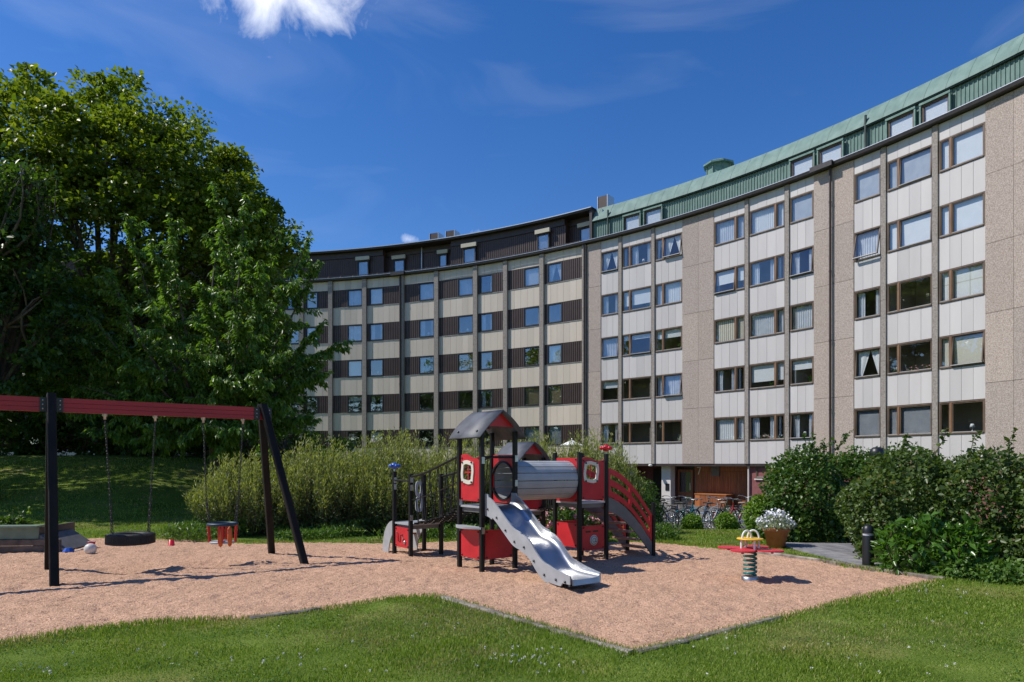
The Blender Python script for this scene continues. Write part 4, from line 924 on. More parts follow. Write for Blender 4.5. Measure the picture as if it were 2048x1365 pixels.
for k in range(72):                                                # tread blocks
    a = 2*math.pi*k/72; fr_ = Fr(A(tc_[0], tc_[1], TZ), (math.cos(a), math.sin(a), 0), (-math.sin(a), math.cos(a), 0), UP)
    for z0 in (-.07, -.022, .026): tr.box(fr_, .322, .336, -.010+(.004 if z0 == -.022 else 0), .010+(.004 if z0 == -.022 else 0), z0, z0+.042)
tag(tr.build('tread_blocks', 'rubber', MBt), kind='stuff')
for i, s_ in enumerate((-1, 1)):
    kn = tc_ + sdir*s_*.27 + UP*(TZ+.62); chain([hp[i], kn], 'chain', ts)
    for w_ in (-.09, .09): e = tc_ + sdir*s_*.24 + sper*w_ + UP*(TZ+.06); chain([kn, e], 'chain', ts)
cc = SA + sdir*2.31; CZ = .36
cs_ = thing('toddler_swing', 'small toddler seat swing with blue ring, red bars and orange crotch pieces', 'toddler swing', (cc[0], cc[1], CZ-.15))
hp = hangers(cs_, 2.02, 2.63, BZ)
MB().tube([A(cc[0]+.215*math.cos(t), cc[1]+.215*math.sin(t), CZ+.16) for t in np.linspace(0, 2*math.pi, 33)[:-1]], .026, 10, closed=True).build('ring', 'blue_ring' if 'blue_ring' in MATS else 'dark_grey_board', cs_)
mat('seat_dark_blue', (.01, .035, .06), None, .5); cs_.children[-1].data.materials[0] = MATS['seat_dark_blue']
MB().lathe([(0, -.015), (.19, -.015), (.20, 0), (.19, .015), (0, .018)], (cc[0], cc[1], CZ-.13), n=24).build('seat', 'grey_board', cs_)
mat('bar_red', (.55, .03, .02), None, .4); mat('bar_orange', (.62, .12, .02), None, .4)
for k in range(4):
    a = 2*math.pi*k/4+.25; o = A(math.cos(a), math.sin(a), 0)
    for da in (-.11, .11): o2 = A(math.cos(a+da), math.sin(a+da), 0); MB().tube([cc+o2*.195+UP*(CZ-.13), cc+o2*.213+UP*(CZ+.15)], .021, 8).build('bar', 'bar_red', cs_)
for s_ in (-1, 1): q = cc + sper*.17*1 + sdir*s_*.07; MB().lathe([(0, -.20), (.03, -.17), (.042, -.05), (.035, .10), (0, .14)], q+UP*CZ, n=10).build('leg_guard', 'bar_orange', cs_)
for i, s_ in enumerate((-1, 1)):
    kn = cc + sdir*s_*.245 + UP*(CZ+.55); chain([hp[i], kn], 'chain', cs_)
    for w_ in (-.07, .07): chain([kn, cc + sdir*s_*.205 + sper*w_ + UP*(CZ+.18)], 'chain', cs_)

# ------------------------------------------------------------------ spring rocker
rc = gp(1500, 1158); rg = rc[2]
rk = thing('spring_rocker', 'flower-shaped spring rocker with red petal seats, yellow disc and green coil spring', 'spring rocker', tuple(rc))
MB().lathe([(.115, -.03), (.115, .03), (.10, .04), (0, .04)], rc, n=20).build('base_plate', 'galv', rk)
MB().tube([rc + A(.082*math.cos(t), .082*math.sin(t), .05+.33*t/(2*math.pi*5.6)) for t in np.linspace(0, 2*math.pi*5.6, 130)], .0155, 8).build('spring', 'spring_green', rk)
MB().lathe([(0, .375), (.10, .375), (.10, .392), (0, .392)], rc, n=16).build('top_plate', 'dark_metal', rk)
for k in range(4):
    a = math.radians(-38 + 90*k); u_ = A(math.cos(a), math.sin(a), 0); v_ = A(-math.sin(a), math.cos(a), 0); fr_ = Fr(rc + UP*(.405 + .004*(k % 2)), u_, v_, UP); n = 28; V = []
    for z in (0, .018):
        V += [fr_(.255+.195*math.cos(t), .155*math.sin(t)*(1-.18*math.cos(t)*-1), z) for t in np.linspace(0, 2*math.pi, n, endpoint=False)]
    o = MB().add(V, [tuple(range(n))[::-1], tuple(range(n, 2*n))] + [(i, (i+1) % n, n+(i+1) % n, n+i) for i in range(n)]); sub(o.build('petal_seat', 'seat_red', rk), rk)
    bm = MB().lathe([(.02, -.03), (.02, 0)], fr_(.3, 0, 0), n=8); bm.build('seat_bolt', 'bolt', rk)
MB().lathe([(0, .545), (.17, .545), (.182, .555), (.17, .565), (0, .567)], rc, n=28).build('disc', 'yellow', rk)
for k in range(4): a = math.radians(7+90*k); q = rc + A(.125*math.cos(a), .125*math.sin(a), .42); MB().tube([q, q+UP*.13], .017, 8).build('disc_post', 'white_paint', rk)
for s_ in (-1, 1):
    c = rc + A(.055*s_, .03*s_, .565); d_ = unit(A(.95, -.3*s_, 0)); MB().tube([c + d_*.075*math.cos(t) + UP*(.105*math.sin(t)) for t in np.linspace(0, math.pi, 14)], .014, 8).build('handle', 'white_paint', rk)

# ------------------------------------------------------------------ toys and sand-box corner at the left
def toy(name, label, cat, px, py): q = gp(px, py); return thing(name, label, cat, tuple(q)), q
o, q = toy('ball', 'muddy white ball half sunk in the sand behind the swing leg', 'ball', 181, 1107); mat('dirty_white', (.55, .50, .44), (.72, .69, .64), .5, 9)
MB().lathe([(.105*math.sin(t), .075-.105*math.cos(t)) for t in np.linspace(0, math.pi, 14)], q, n=22).build('shell', 'dirty_white', o)
def bucket(name, label, px, py, m, r, h, flip=False):
    o, q = toy(name, label, 'bucket', px, py); pr = [(0, 0), (r*.75, 0), (r, h), (r*1.06, h), (r*1.06, h+.012), (r*.97, h+.012), (r*.73, .012), (0, .012)]
    if flip: pr = [(a, h-z) for a, z in pr]
    MB().lathe(pr, q, n=20).build('body', m, o); MB().tube([q + A(r*math.cos(t), .0, (0 if flip else h) + .02*math.sin(t)) for t in np.linspace(0, math.pi, 10)], .004, 6).build('handle', 'white_paint', o)
bucket('toy_bucket', 'small bright red upturned sand bucket near the edge of the lawn', 343, 1090, 'red_paint', .062, .105, True)
mat('pink', (.50, .07, .12), None, .4); bucket('toy_bucket', 'pink sand bucket behind the muddy ball', 183, 1095, 'pink', .07, .10)
o, q = toy('sand_mould', 'blue plastic sand mould lying beside the swing leg', 'toy', 137, 1104); MB().lathe([(0, .06), (.05, .06), (.09, .0), (.10, .0), (.10, .012), (.055, .07), (0, .07)], q, n=8, smooth=False).build('shell', 'blue_paint', o)
o, q = toy('toy_spade', 'grey plastic spade between the blue mould and the ball', 'toy', 160, 1105); MB().tube([q+A(-.10, .02, .02), q+A(.03, .0, .05)], .012, 6).build('handle', 'grey_board', o); MB().box(rotfr(q+A(.03, 0, .045), .2), 0, .10, -.045, .045, 0, .012).build('blade', 'dark_grey_board', o)
bx = gp(10, 1092); bx = A(-9.35, 12.6, float(gz(-9.35, 12.6)))
sbx = thing('sandbox', 'old wooden sandbox with pale green seat boards beside a small bush', 'sandbox', tuple(bx)); bf = Fr(bx, unit(A(1, .10, 0)), unit(A(-.10, 1, 0)), UP)
for z0, z1 in ((-.1, .10), (.11, .22)): MB().box(bf, -2.0, .95, 0, .05, z0, z1).build('side_board', 'old_board', sbx)
for k in range(2): MB().box(bf, -2.0, .55, -.02+.16*k, .12+.16*k, .44, .475).build('seat_board', 'green_board', sbx)
MB().box(bf, -.6, .55, .04, .07, .23, .436).build('seat_front', 'green_board', sbx); MB().box(bf, .45, .50, .05, 1.4, -.1, .43).build('end_board', 'old_board', sbx)
MB().prism([(.52, 0), (.98, 0), (.56, .30)], bf, .06, 1.2).build('wedge_board', 'dark_grey_board', sbx)
MB().add([bf(-2.4, 0, .50), bf(-.55, 0, .455), bf(-.55, .3, .455), bf(-2.4, .3, .50), bf(-2.4, 0, .54), bf(-.55, 0, .49), bf(-.55, .3, .49), bf(-2.4, .3, .54)], [(0, 1, 2, 3), (7, 6, 5, 4), (0, 4, 5, 1), (1, 5, 6, 2), (2, 6, 7, 3), (3, 7, 4, 0)]).build('seat_board', 'green_board', sbx)

# ------------------------------------------------------------------ timber edging
def edging(label, pxs, width=.08, hh=.04, lift=0.0):
    pts = [gp(*p) for p in pxs]; o = thing('timber_edging', label, 'edging', tuple(pts[0]), 'weathered timbers edging the sand')
    for a, b in zip(pts[:-1], pts[1:]):
        d = unit(b-a); n = A(d[1], -d[0], 0); L = np.linalg.norm(b-a); m = MB(); K = max(2, int(L/.25)); V = []
        for k in range(K+1):
            s = k/K; c = a+(b-a)*s; c[2] = float(gz(c[0], c[1])) + lift
            for (x, z) in ((-width/2, -.12), (width/2, -.12), (width/2, hh-.015), (width/2-.015, hh), (-width/2+.012, hh), (-width/2, hh-.012)):
                V.append(c + n*(x+random.uniform(-.004, .004)) + UP*(z+random.uniform(-.005, .005)))
        m.add(V, [(6*k+j, 6*k+(j+1) % 6, 6*(k+1)+(j+1) % 6, 6*(k+1)+j) for k in range(K) for j in range(6)] + [(5, 4, 3, 2, 1, 0), tuple(6*K+j for j in range(6))]); m.build('sleeper', 'timber', o)
edging('weathered timber edging running from the lawn tip to the sand corner', [(885, 1199), (1080, 1257), (1262, 1312)])
edging('dark worn timber edging along the grass from the sand corner', [(1272, 1311), (1420, 1275), (1560, 1239)], .08, .035)
edging('thin timber edging along the far side of the sand below the vine hedge', [(1500, 1103), (1640, 1123), (1780, 1145), (1888, 1161)], .07, .04)
edging('half buried split timber at the lawn edge below the swings', [(500, 1241), (560, 1233), (640, 1222)], .07, .035)
# ------------------------------------------------------------------ deck, pot, lamps, parasols
dk = thing('wooden_deck', 'weathered grey plank deck leading between the vine hedges', 'deck', tuple(gp(1640, 1110)))
DA, DB = gp(1548, 1092), gp(1700, 1131); du = unit((DB-DA)*A(1, 1, 0)); dv = A(-du[1], du[0], 0); dL = float(np.linalg.norm((DB-DA)[:2])) + .5
for k in range(30):
    o_ = DA + dv*(.02+.125*k); fr_ = Fr(A(o_[0], o_[1], float(gz(o_[0], o_[1]))*.55 + DA[2]*.45 + .055), du, dv, UP); MB().box(fr_, -.10+.02*k, dL-.35+.04*k, 0, .117, -.03, random.uniform(0, .006)).build('plank', 'deck_wood', dk)
pc = gp(1552, 1097); pc[2] += .03; pot = thing('flower_pot', 'terracotta pot full of small white flowers on the deck corner', 'flower pot', tuple(pc))
R0 = .235; MB().lathe([(0, 0), (R0*.68, 0), (R0*.95, .30), (R0*1.08, .30), (R0*1.10, .38), (R0*.98, .38), (R0*.90, .33), (0, .33)], pc, n=26).build('pot', 'terracotta', pot)
n = 900; t = rng.uniform(0, 2*math.pi, n); rr_ = .34*np.sqrt(rng.uniform(0, 1, n)); C = np.stack([pc[0]+rr_*np.cos(t), pc[1]+rr_*np.sin(t), pc[2]+.36+.25*rng.uniform(0, 1, n)*(1.1-(rr_/.36)**2)], -1)
leaves('foliage', C, rng.normal(size=(n, 3))+A(0, 0, .5), .075, .03, 'silver_leaf', pot)
n = 230; t = rng.uniform(0, 2*math.pi, n); rr_ = .36*np.sqrt(rng.uniform(0, 1, n)); C = np.stack([pc[0]+rr_*np.cos(t), pc[1]+rr_*np.sin(t), pc[2]+.40+.26*(1.05-(rr_/.37)**2)+.04*rng.normal(size=n)], -1)
leaves('blossoms', C, rng.normal(size=(n, 3))+A(-.3, -.3, .6), .05, .05, 'flower_white', pot)
def bollard(label, px, py, h, r): 
    q = gp(px, py); o = thing('bollard_lamp', label, 'lamp', tuple(q)); MB().lathe([(r, -.05), (r, h*.72), (r*.96, h*.74)], q, n=20).build('post', 'dark_metal', o)
    MB().lathe([(r*.9, h*.74), (r*.9, h*.80)], q, n=20).build('light_gap', 'blind_grey', o); MB().lathe([(r*1.04, h*.80), (r*1.02, h*.86), (r*.85, h*.94), (r*.5, h*.99), (0, h)], q, n=20).build('dome', 'dark_metal', o)
bollard('black dome-topped bollard lamp among bright green leaves by the deck', 1736, 1134, .66, .085)
q = gp(1757, 1118); hl = thing('post_lamp', 'black dome lamp showing just above the vine hedge', 'lamp', (6.95, 13.0, float(gz(6.95, 13.0)))); MB().tube([(6.95, 13.0, -.2), (6.95, 13.0, 1.66)], .035, 8).build('pole', 'dark_metal', hl)
MB().lathe([(.13, 0), (.135, .05), (.11, .12), (.06, .155), (0, .16)], (6.95, 13.0, 1.66), n=18).build('dome', 'dark_metal', hl)
q = gp(1698, 1088); ps = thing('thin_post', 'thin dark metal post at the hedge opening on the deck', 'post', tuple(q)); MB().box(rotfr(q, .2), -.02, .02, -.02, .02, -.1, .30).build('shaft', 'dark_metal', ps); MB().box(rotfr(q, .2), -.025, .025, -.025, .025, .302, .32).build('cap', 'dark_metal', ps)
def parasol(label, x, y, z, r, m):
    g_ = float(gz(x, y)); o = thing('parasol', label, 'parasol', (x, y, g_)); MB().tube([(x, y, g_), (x, y, z+.02)], .02, 8).build('pole', 'galv', o); n = 8; V = [(x, y, z)] + [(x+r*math.cos(2*math.pi*k/n), y+r*math.sin(2*math.pi*k/n), z-.32) for k in range(n)] + [(x, y, z-.02)]
    MB().add(V, [(0, 1+k, 1+(k+1) % n) for k in range(n)] + [(n+1, 1+(k+1) % n, 1+k) for k in range(n)]).build('canopy', m, o); MB().lathe([(.03, 0), (.02, .08), (0, .09)], (x, y, z), n=8).build('finial', 'galv', o)
parasol('white patio parasol peeping over the willow bushes', 3.5, 40., EYE+48/F*40, .68, 'blind_white')
parasol('dark grey patio parasol peeping over the willow bushes', (748-HX)/F*44, 44., EYE+52/F*44, .42, 'dark_grey_board')

# ------------------------------------------------------------------ bicycles
def wheel_parts(root, x, R_=.335):
    m = MB().tube([(x+R_*math.cos(t), 0, R_+R_*math.sin(t)) for t in np.linspace(0, 2*math.pi, 29)[:-1]], .019, 6, closed=True); o = m.build('wheel', 'bike_tyre', root)
    MB().tube([(x+(R_-.025)*math.cos(t), 0, R_+(R_-.025)*math.sin(t)) for t in np.linspace(0, 2*math.pi, 29)[:-1]], .009, 5, closed=True).build('rim', 'galv', o)
    sp = MB()
    for k in range(18): t = 2*math.pi*k/18; y = .025 if k % 2 else -.025; sp.tube([(x+.015*math.cos(t+.8), y, R_+.015*math.sin(t+.8)), (x+(R_-.02)*math.cos(t), 0, R_+(R_-.02)*math.sin(t))], .0022, 3, caps=False)
    tag(sp.build('spokes', 'galv', o), kind='stuff')
    MB().tube([(x, -.05, R_), (x, .05, R_)], .022, 8).build('hub', 'galv', o)
mat('bike_tyre', (.012, .012, .012), None, .7); mat('saddle', (.02, .018, .016), None, .6); mat('wire', (.10, .10, .10), None, .5, metal=.6); mat('saddle_brown', (.30, .22, .16), None, .6)
def bike(label, x, y, rz, paint, basket=None, step=True, saddle='saddle', guard=True):
    root = bpy.data.objects.new('bicycle', None); COL.objects.link(root); WLOC[root.name] = (0, 0, 0)
    tag(root, label, 'bicycle', 'bicycles parked in the racks by the entrance'); R_ = .335
    wheel_parts(root, -.50); wheel_parts(root, .54)
    bb, st, hd = A(-.06, 0, .30), A(-.20, 0, .78), A(.36, 0, .86); f = MB()
    f.tube([bb, A(-.13, 0, .53), st, A(-.23, 0, .88)], .017, 7).tube([hd+A(.03, 0, -.14), A(.14, 0, .42), bb], .020, 7)
    f.tube([hd+A(.012, 0, -.04), A(.10, 0, .56 if step else .80), A(-.15, 0, .55 if step else .76)], .017, 7)
    for s_ in (-1, 1): f.tube([bb+A(0, .04*s_, 0), A(-.50, .055*s_, R_)], .011, 6).tube([st+A(0, .02*s_, -.03), A(-.50, .055*s_, R_)], .009, 6)
    f.tube([hd+A(-.015, 0, .06), hd+A(.04, 0, -.18)], .022, 8); f.build('frame', paint, root)
    fk = MB()
    for s_ in (-1, 1): fk.tube([hd+A(.045, .03*s_, -.18), A(.49, .05*s_, .50), A(.54, .055*s_, R_)], .011, 6)
    fk.build('fork', paint, root)
    hb = MB().tube([hd+A(-.015, 0, .06), hd+A(-.04, 0, .17)], .014, 7); hb.tube([hd+A(-.04, 0, .17)+A(dx, dy, dz) for dx, dy, dz in ((-.20, -.28, .02), (-.08, -.27, .05), (.04, -.16, .05), (.05, 0, .0), (.04, .16, .05), (-.08, .27, .05), (-.20, .28, .02))], .012, 6); hb.build('handlebar', 'galv', root)
    for s_ in (-1, 1): MB().tube([hd+A(-.24, .28*s_, .19), hd+A(-.13, .275*s_, .205)], .018, 7).build('grip', 'saddle', root)
    sd_ = MB(); pr = [(-.13, .10, .0), (-.10, .105, .02), (.0, .075, .01), (.08, .03, .012), (.14, .015, .0)]; V = []
    for a, w_, dz in pr: V += [A(-.23+a, w_*math.cos(t), .93+dz+.028*math.sin(t)) for t in np.linspace(0, 2*math.pi, 9)[:-1]]
    sd_.add(V, [(i*8+j, i*8+(j+1) % 8, (i+1)*8+(j+1) % 8, (i+1)*8+j) for i in range(4) for j in range(8)] + [tuple(range(8))[::-1], tuple(range(32, 40))], True); sd_.build('saddle', saddle, root)
    cr = MB().tube([bb+A(0, -.05, 0), bb+A(.0, .05, 0)], .03, 8).tube([bb+A(0, .06, 0), bb+A(.13, .06, -.10)], .009, 5).tube([bb+A(0, -.06, 0), bb+A(-.13, -.06, .10)], .009, 5); cr.lathe([(.085, 0), (.095, .004), (.085, .008)], fr=Fr(bb+A(0, -.05, 0), A(1, 0, 0), A(0, 0, 1), A(0, -1, 0)), n=18); cr.build('crank', 'galv', root)
    MB().box(Fr(bb+A(.13, .06, -.10), A(1, 0, 0), A(0, 1, 0), UP), -.045, .045, 0, .09, -.01, .01).build('pedal', 'saddle', root); MB().box(Fr(bb+A(-.13, -.06, .10), A(1, 0, 0), A(0, 1, 0), UP), -.045, .045, -.09, 0, -.01, .01).build('pedal', 'saddle', root)
    if guard:
        for xw, a0, a1 in ((-.50, .15, 2.9), (.54, .5, 2.6)):
            V = []
            for t in np.linspace(a0, a1, 14):
                for yy, rr in ((-.028, .365), (0, .378), (.028, .365)): V.append((xw+rr*math.cos(t), yy, R_+rr*math.sin(t)))
            MB().add(V, [(3*i+j, 3*i+j+1, 3*i+j+4, 3*i+j+3) for i in range(13) for j in range(2)], True).build('mudguard', paint, root)
    rk_ = MB().tube([A(-.74, -.06, .74), A(-.30, -.06, .74), A(-.30, .06, .74), A(-.74, .06, .74)], .007, 5, closed=True)
    for s_ in (-1, 1): rk_.tube([A(-.62, .06*s_, .74), A(-.50, .06*s_, R_)], .006, 5)
    rk_.build('carrier', 'wire', root)
    if basket:
        c = A(.56, 0, .82) if basket != 'rear' else A(-.54, 0, .76); b = MB(); w2 = .15
        for h in (0, .08, .16, .23): k_ = 1+.25*h/.23; b.tube([c+A(dx*w2*k_*.85, dy*w2*k_, h) for dx, dy in ((-1, -1), (1, -1), (1, 1), (-1, 1))], .006, 4, closed=True)
        for i in range(6):
            for s_ in (-1, 1):
                u_ = -1+2*i/5; b.tube([c+A(u_*w2*.85, s_*w2, 0), c+A(u_*w2*1.06, s_*w2*1.25, .23)], .004, 4).tube([c+A(s_*w2*.85, u_*w2, 0), c+A(s_*w2*1.06, u_*w2*1.25, .23)], .004, 4)
            b.tube([c+A(-w2*.85, u_*w2, 0), c+A(w2*.85, u_*w2, 0)], .004, 4)
        b.build('basket', 'wire', root)
    MB().tube([A(-.15, .06, .28), A(-.22, .17, .01)], .008, 5).build('kickstand', 'galv', root)
    root.location = (x, y, float(gz(x, y)) + .012); root.rotation_euler = (math.radians(random.uniform(2, 6)), 0, rz)
for nme, c in (('paint_black', (.012, .012, .013)), ('paint_navy', (.015, .03, .09)), ('paint_teal', (.01, .13, .14)), ('paint_silver', (.45, .47, .48)), ('paint_red', (.36, .02, .02)), ('paint_green', (.02, .07, .03)), ('paint_blue', (.10, .22, .38)), ('paint_wine', (.13, .015, .03)), ('paint_grey', (.14, .14, .15)), ('paint_cream', (.55, .5, .4))): mat(nme, c, None, .3, coat=.3)
def bx_(px, Zd): return (px-HX)/F*Zd
for label, px, Zd, rz, paint, kw in (
    ('black step-through bicycle with a wire front basket beside the stair post', 1311, 23.6, 2.5, 'paint_black', dict(basket='front')),
    ('navy blue bicycle with dark saddle in the near rack', 1342, 24.3, 2.35, 'paint_navy', dict(basket='rear')),
    ('teal step-through bicycle with mudguards in the near rack', 1372, 24.0, .75, 'paint_teal', dict()),
    ('pale blue bicycle with wire basket behind the round shrub', 1400, 24.9, 2.3, 'paint_blue', dict(basket='front')),
    ('silver grey sport bicycle without mudguards near the chest', 1424, 24.2, .85, 'paint_silver', dict(step=False, guard=False)),
    ('bright red step-through bicycle in front of the wooden chest', 1452, 25.2, .7, 'paint_red', dict(saddle='saddle_brown')),
    ('dark green bicycle with pale brown saddle among the parked bicycles', 1470, 24.4, 2.45, 'paint_green', dict(saddle='saddle_brown')),
    ('wine red bicycle leaning nearest the purple wall', 1504, 24.6, .65, 'paint_wine', dict(step=False)),
    ('mid grey bicycle with rear wire basket behind the teal one', 1358, 26.4, .7, 'paint_grey', dict(basket='rear')),
    ('cream coloured bicycle in the back row by the column', 1330, 26.8, .8, 'paint_cream', dict()),
    ('black diamond-frame bicycle in the back row before the chest', 1432, 26.8, 2.4, 'paint_black', dict(step=False)),
    ('navy sport bicycle in the back row near the plank wall', 1482, 26.9, .9, 'paint_navy', dict(step=False, guard=False))): bike(label, bx_(px, Zd), Zd, rz, paint, **kw)
rq = A(bx_(1288, 23.3), 23.3, 0); re_ = A(bx_(1510, 23.3), 23.3, 0); rack = thing('bike_rack', 'low galvanised rail with wheel loops holding the front row of bicycles', 'bike rack', (rq[0], rq[1], float(gz(rq[0], rq[1]))))
zr = float(gz(rq[0], rq[1])); MB().tube([rq+UP*(zr+.32), re_+UP*(zr+.32)], .02, 8).build('rail', 'galv', rack)
for k in range(9):
    c = rq+(re_-rq)*(k+.5)/9; MB().tube([c+UP*zr+A(.06*math.sin(t)*-1, .10*math.cos(t), .32+.24*math.sin(t)) for t in np.linspace(-math.pi/2, math.pi*1.5, 18)[:-1]], .011, 6, closed=True).build('loop', 'galv', rack)
for k in range(4): c = rq+(re_-rq)*k/3; MB().tube([c+UP*(zr-.05), c+UP*(zr+.32)], .02, 8).build('leg', 'galv', rack)

# ------------------------------------------------------------------ trees and shrubs
def rdir(n): v = rng.normal(size=(n, 3)); return v/np.linalg.norm(v, axis=1, keepdims=True)
def limb(m, a, b, r0, r1, sag=.0, n=6, wob=.12):
    a, b = np.asarray(a, float), np.asarray(b, float); L = np.linalg.norm(b-a); pts = []
    off = rng.normal(size=3)*wob*L; 
    for k in range(n+1): s = k/n; pts.append(a+(b-a)*s + off*math.sin(math.pi*s) + UP*(-sag*L*s*(1-s)))
    m.tube(pts, [r0+(r1-r0)*k/n for k in range(n+1)], 7, caps=False); return pts
def shell_points(ells, n, inner=.72):
    """points near the outer skin of a union of ellipsoids, with the outward direction"""
    C = []; D = []; vol = np.array([e[3]*e[4]+e[4]*e[5]+e[3]*e[5] for e in ells]); cnt = (n*vol/vol.sum()).astype(int)+1
    for e, k in zip(ells, cnt):
        d = rdir(k); f = rng.uniform(inner, 1.0, k)**.7; c = A(*e[:3]) + d*A(*e[3:])*f[:, None]; keep = np.ones(k, bool)
        for e2 in ells:
            if e2 is e: continue
            keep &= (((c-A(*e2[:3]))/A(*e2[3:]))**2).sum(1) > .55
        C.append(c[keep]); D.append(d[keep])
    return np.concatenate(C), np.concatenate(D)
def crown_tree(name, label, base, ells, nclump, per, leaf, lm, trunk_r, group=None, clump=.5, droop=.35, fill=.25, inner=.72):
    base = A(*base); o = thing(name, label, 'tree', tuple(base), group); C, D = shell_points(ells, nclump, inner); C = C + D*(rng.normal(size=len(C))*clump*.42)[:, None]
    ctr = np.mean([e[:3] for e in ells], 0); fork = A(base[0]+(ctr[0]-base[0])*.3, base[1]+(ctr[1]-base[1])*.3, base[2] + (ctr[2]-base[2])*.45)
    m = MB(); limb(m, base-UP*.3, fork, trunk_r, trunk_r*.7, n=5, wob=.03); m.build('trunk', 'bark', o)
    idx = rng.choice(len(C), min(26, len(C)), replace=False); bm = MB()
    for i in idx:
        pts = limb(bm, fork, C[i]-D[i]*.5, trunk_r*.38, .03, wob=.04, n=7)
        dist = np.linalg.norm(C-C[i], axis=1)
        for j in np.argsort(dist)[1:7]: limb(bm, pts[5], C[j], .045, .012, n=4)
    bm.build('branches', 'bark', o)
    n = len(C)*per; k = np.repeat(np.arange(len(C)), per); sz = clump*rng.uniform(.55, 1.25, len(C))[k]
    hd = rdir(n); hd[:, 2] = np.where(hd[:, 2] < -.25, -hd[:, 2], hd[:, 2]); hd = hd*.85 + D[k]*.35
    P_ = C[k] + hd*A(1, 1, .62)*sz[:, None]*rng.uniform(.55, 1.0, n)[:, None] + rng.normal(size=(n, 3))*.05
    d = hd*.9 + rdir(n)*.8 - UP*droop
    if fill: P_[: int(n*fill)] -= D[k][: int(n*fill)]*rng.uniform(.2, 1.6, int(n*fill))[:, None]
    L = leaf[0]*rng.uniform(.65, 1.25, n); up = rng.normal(size=(n, 3))*.45 + hd*.7 + UP*.8
    leaves('crown', P_, d, L, L*leaf[1], lm, o, up=up); return o
HL = float(gz(-18, 30))
crown_tree('maple_tree', 'very tall broad maple tree with yellow-green leaves rising behind the cherry tree', (-18.3, 31, float(gz(-18.3, 31))),
           [(-18.5, 31, 10.3, 7.0, 5.0, 6.0), (-20.0, 30, 13.7, 4.2, 4.0, 3.2), (-15.6, 30.5, 13.3, 3.4, 4.0, 3.4), (-13.2, 31, 10.0, 2.3, 3.6, 4.2), (-24.5, 30, 10.4, 4.0, 4.5, 4.6), (-17.4, 29.5, 14.8, 2.4, 2.8, 2.4), (-22.5, 29, 13.4, 2.2, 2.4, 2.2), (-12.3, 30.2, 11.6, 1.5, 2, 1.7)], 1250, 150, (.21, .85), 'maple_leaf', .48, clump=1.15, fill=.15, inner=.70)
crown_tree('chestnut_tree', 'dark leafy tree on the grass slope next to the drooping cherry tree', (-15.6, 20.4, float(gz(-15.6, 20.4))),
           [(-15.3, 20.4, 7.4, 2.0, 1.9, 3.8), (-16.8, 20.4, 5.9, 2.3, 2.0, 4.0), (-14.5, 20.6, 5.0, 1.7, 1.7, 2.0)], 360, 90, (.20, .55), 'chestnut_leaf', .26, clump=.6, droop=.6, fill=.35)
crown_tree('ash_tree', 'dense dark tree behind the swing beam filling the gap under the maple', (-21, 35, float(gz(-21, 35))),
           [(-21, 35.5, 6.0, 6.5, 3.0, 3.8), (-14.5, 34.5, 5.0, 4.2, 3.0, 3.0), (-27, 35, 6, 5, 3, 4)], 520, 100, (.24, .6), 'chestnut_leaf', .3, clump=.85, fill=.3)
crown_tree('lilac_bush', 'rounded dark green bush with bright top beside the brown building', (-7.3, 25.5, float(gz(-7.3, 25.5))),
           [(-7.6, 25.5, 1.5, 1.7, 1.5, 1.35), (-6.4, 25.6, 1.1, 1.2, 1.2, 1.0), (-9.2, 25.8, 2.2, 1.6, 1.4, 1.6)], 170, 90, (.13, .55), 'dark_shrub_leaf', .10, clump=.42, fill=.3)
crown_tree('ash_tree', 'tall ash tree whose shade falls across the grass slope', (-22.0, 21.5, float(gz(-22.0, 21.5))),
           [(-22, 21.8, 9.0, 4.2, 3.6, 4.2), (-19.5, 21.8, 7.5, 2.8, 3.4, 2.8)], 150, 42, (.26, .6), 'chestnut_leaf', .3, clump=.9, fill=.3)
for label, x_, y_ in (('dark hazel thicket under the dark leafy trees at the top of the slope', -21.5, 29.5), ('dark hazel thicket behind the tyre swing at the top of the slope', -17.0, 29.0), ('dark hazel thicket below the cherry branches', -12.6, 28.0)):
    g_ = float(gz(x_, y_)); crown_tree('hazel_thicket', label, (x_, y_, g_), [(x_, y_, g_+1.2, 2.6, 1.4, 1.7), (x_+1.6, y_+.3, g_+.7, 1.5, 1.2, 1.2)], 130, 100, (.17, .7), 'chestnut_leaf', .10, 'hazel thickets on the slope', clump=.55, fill=.3)
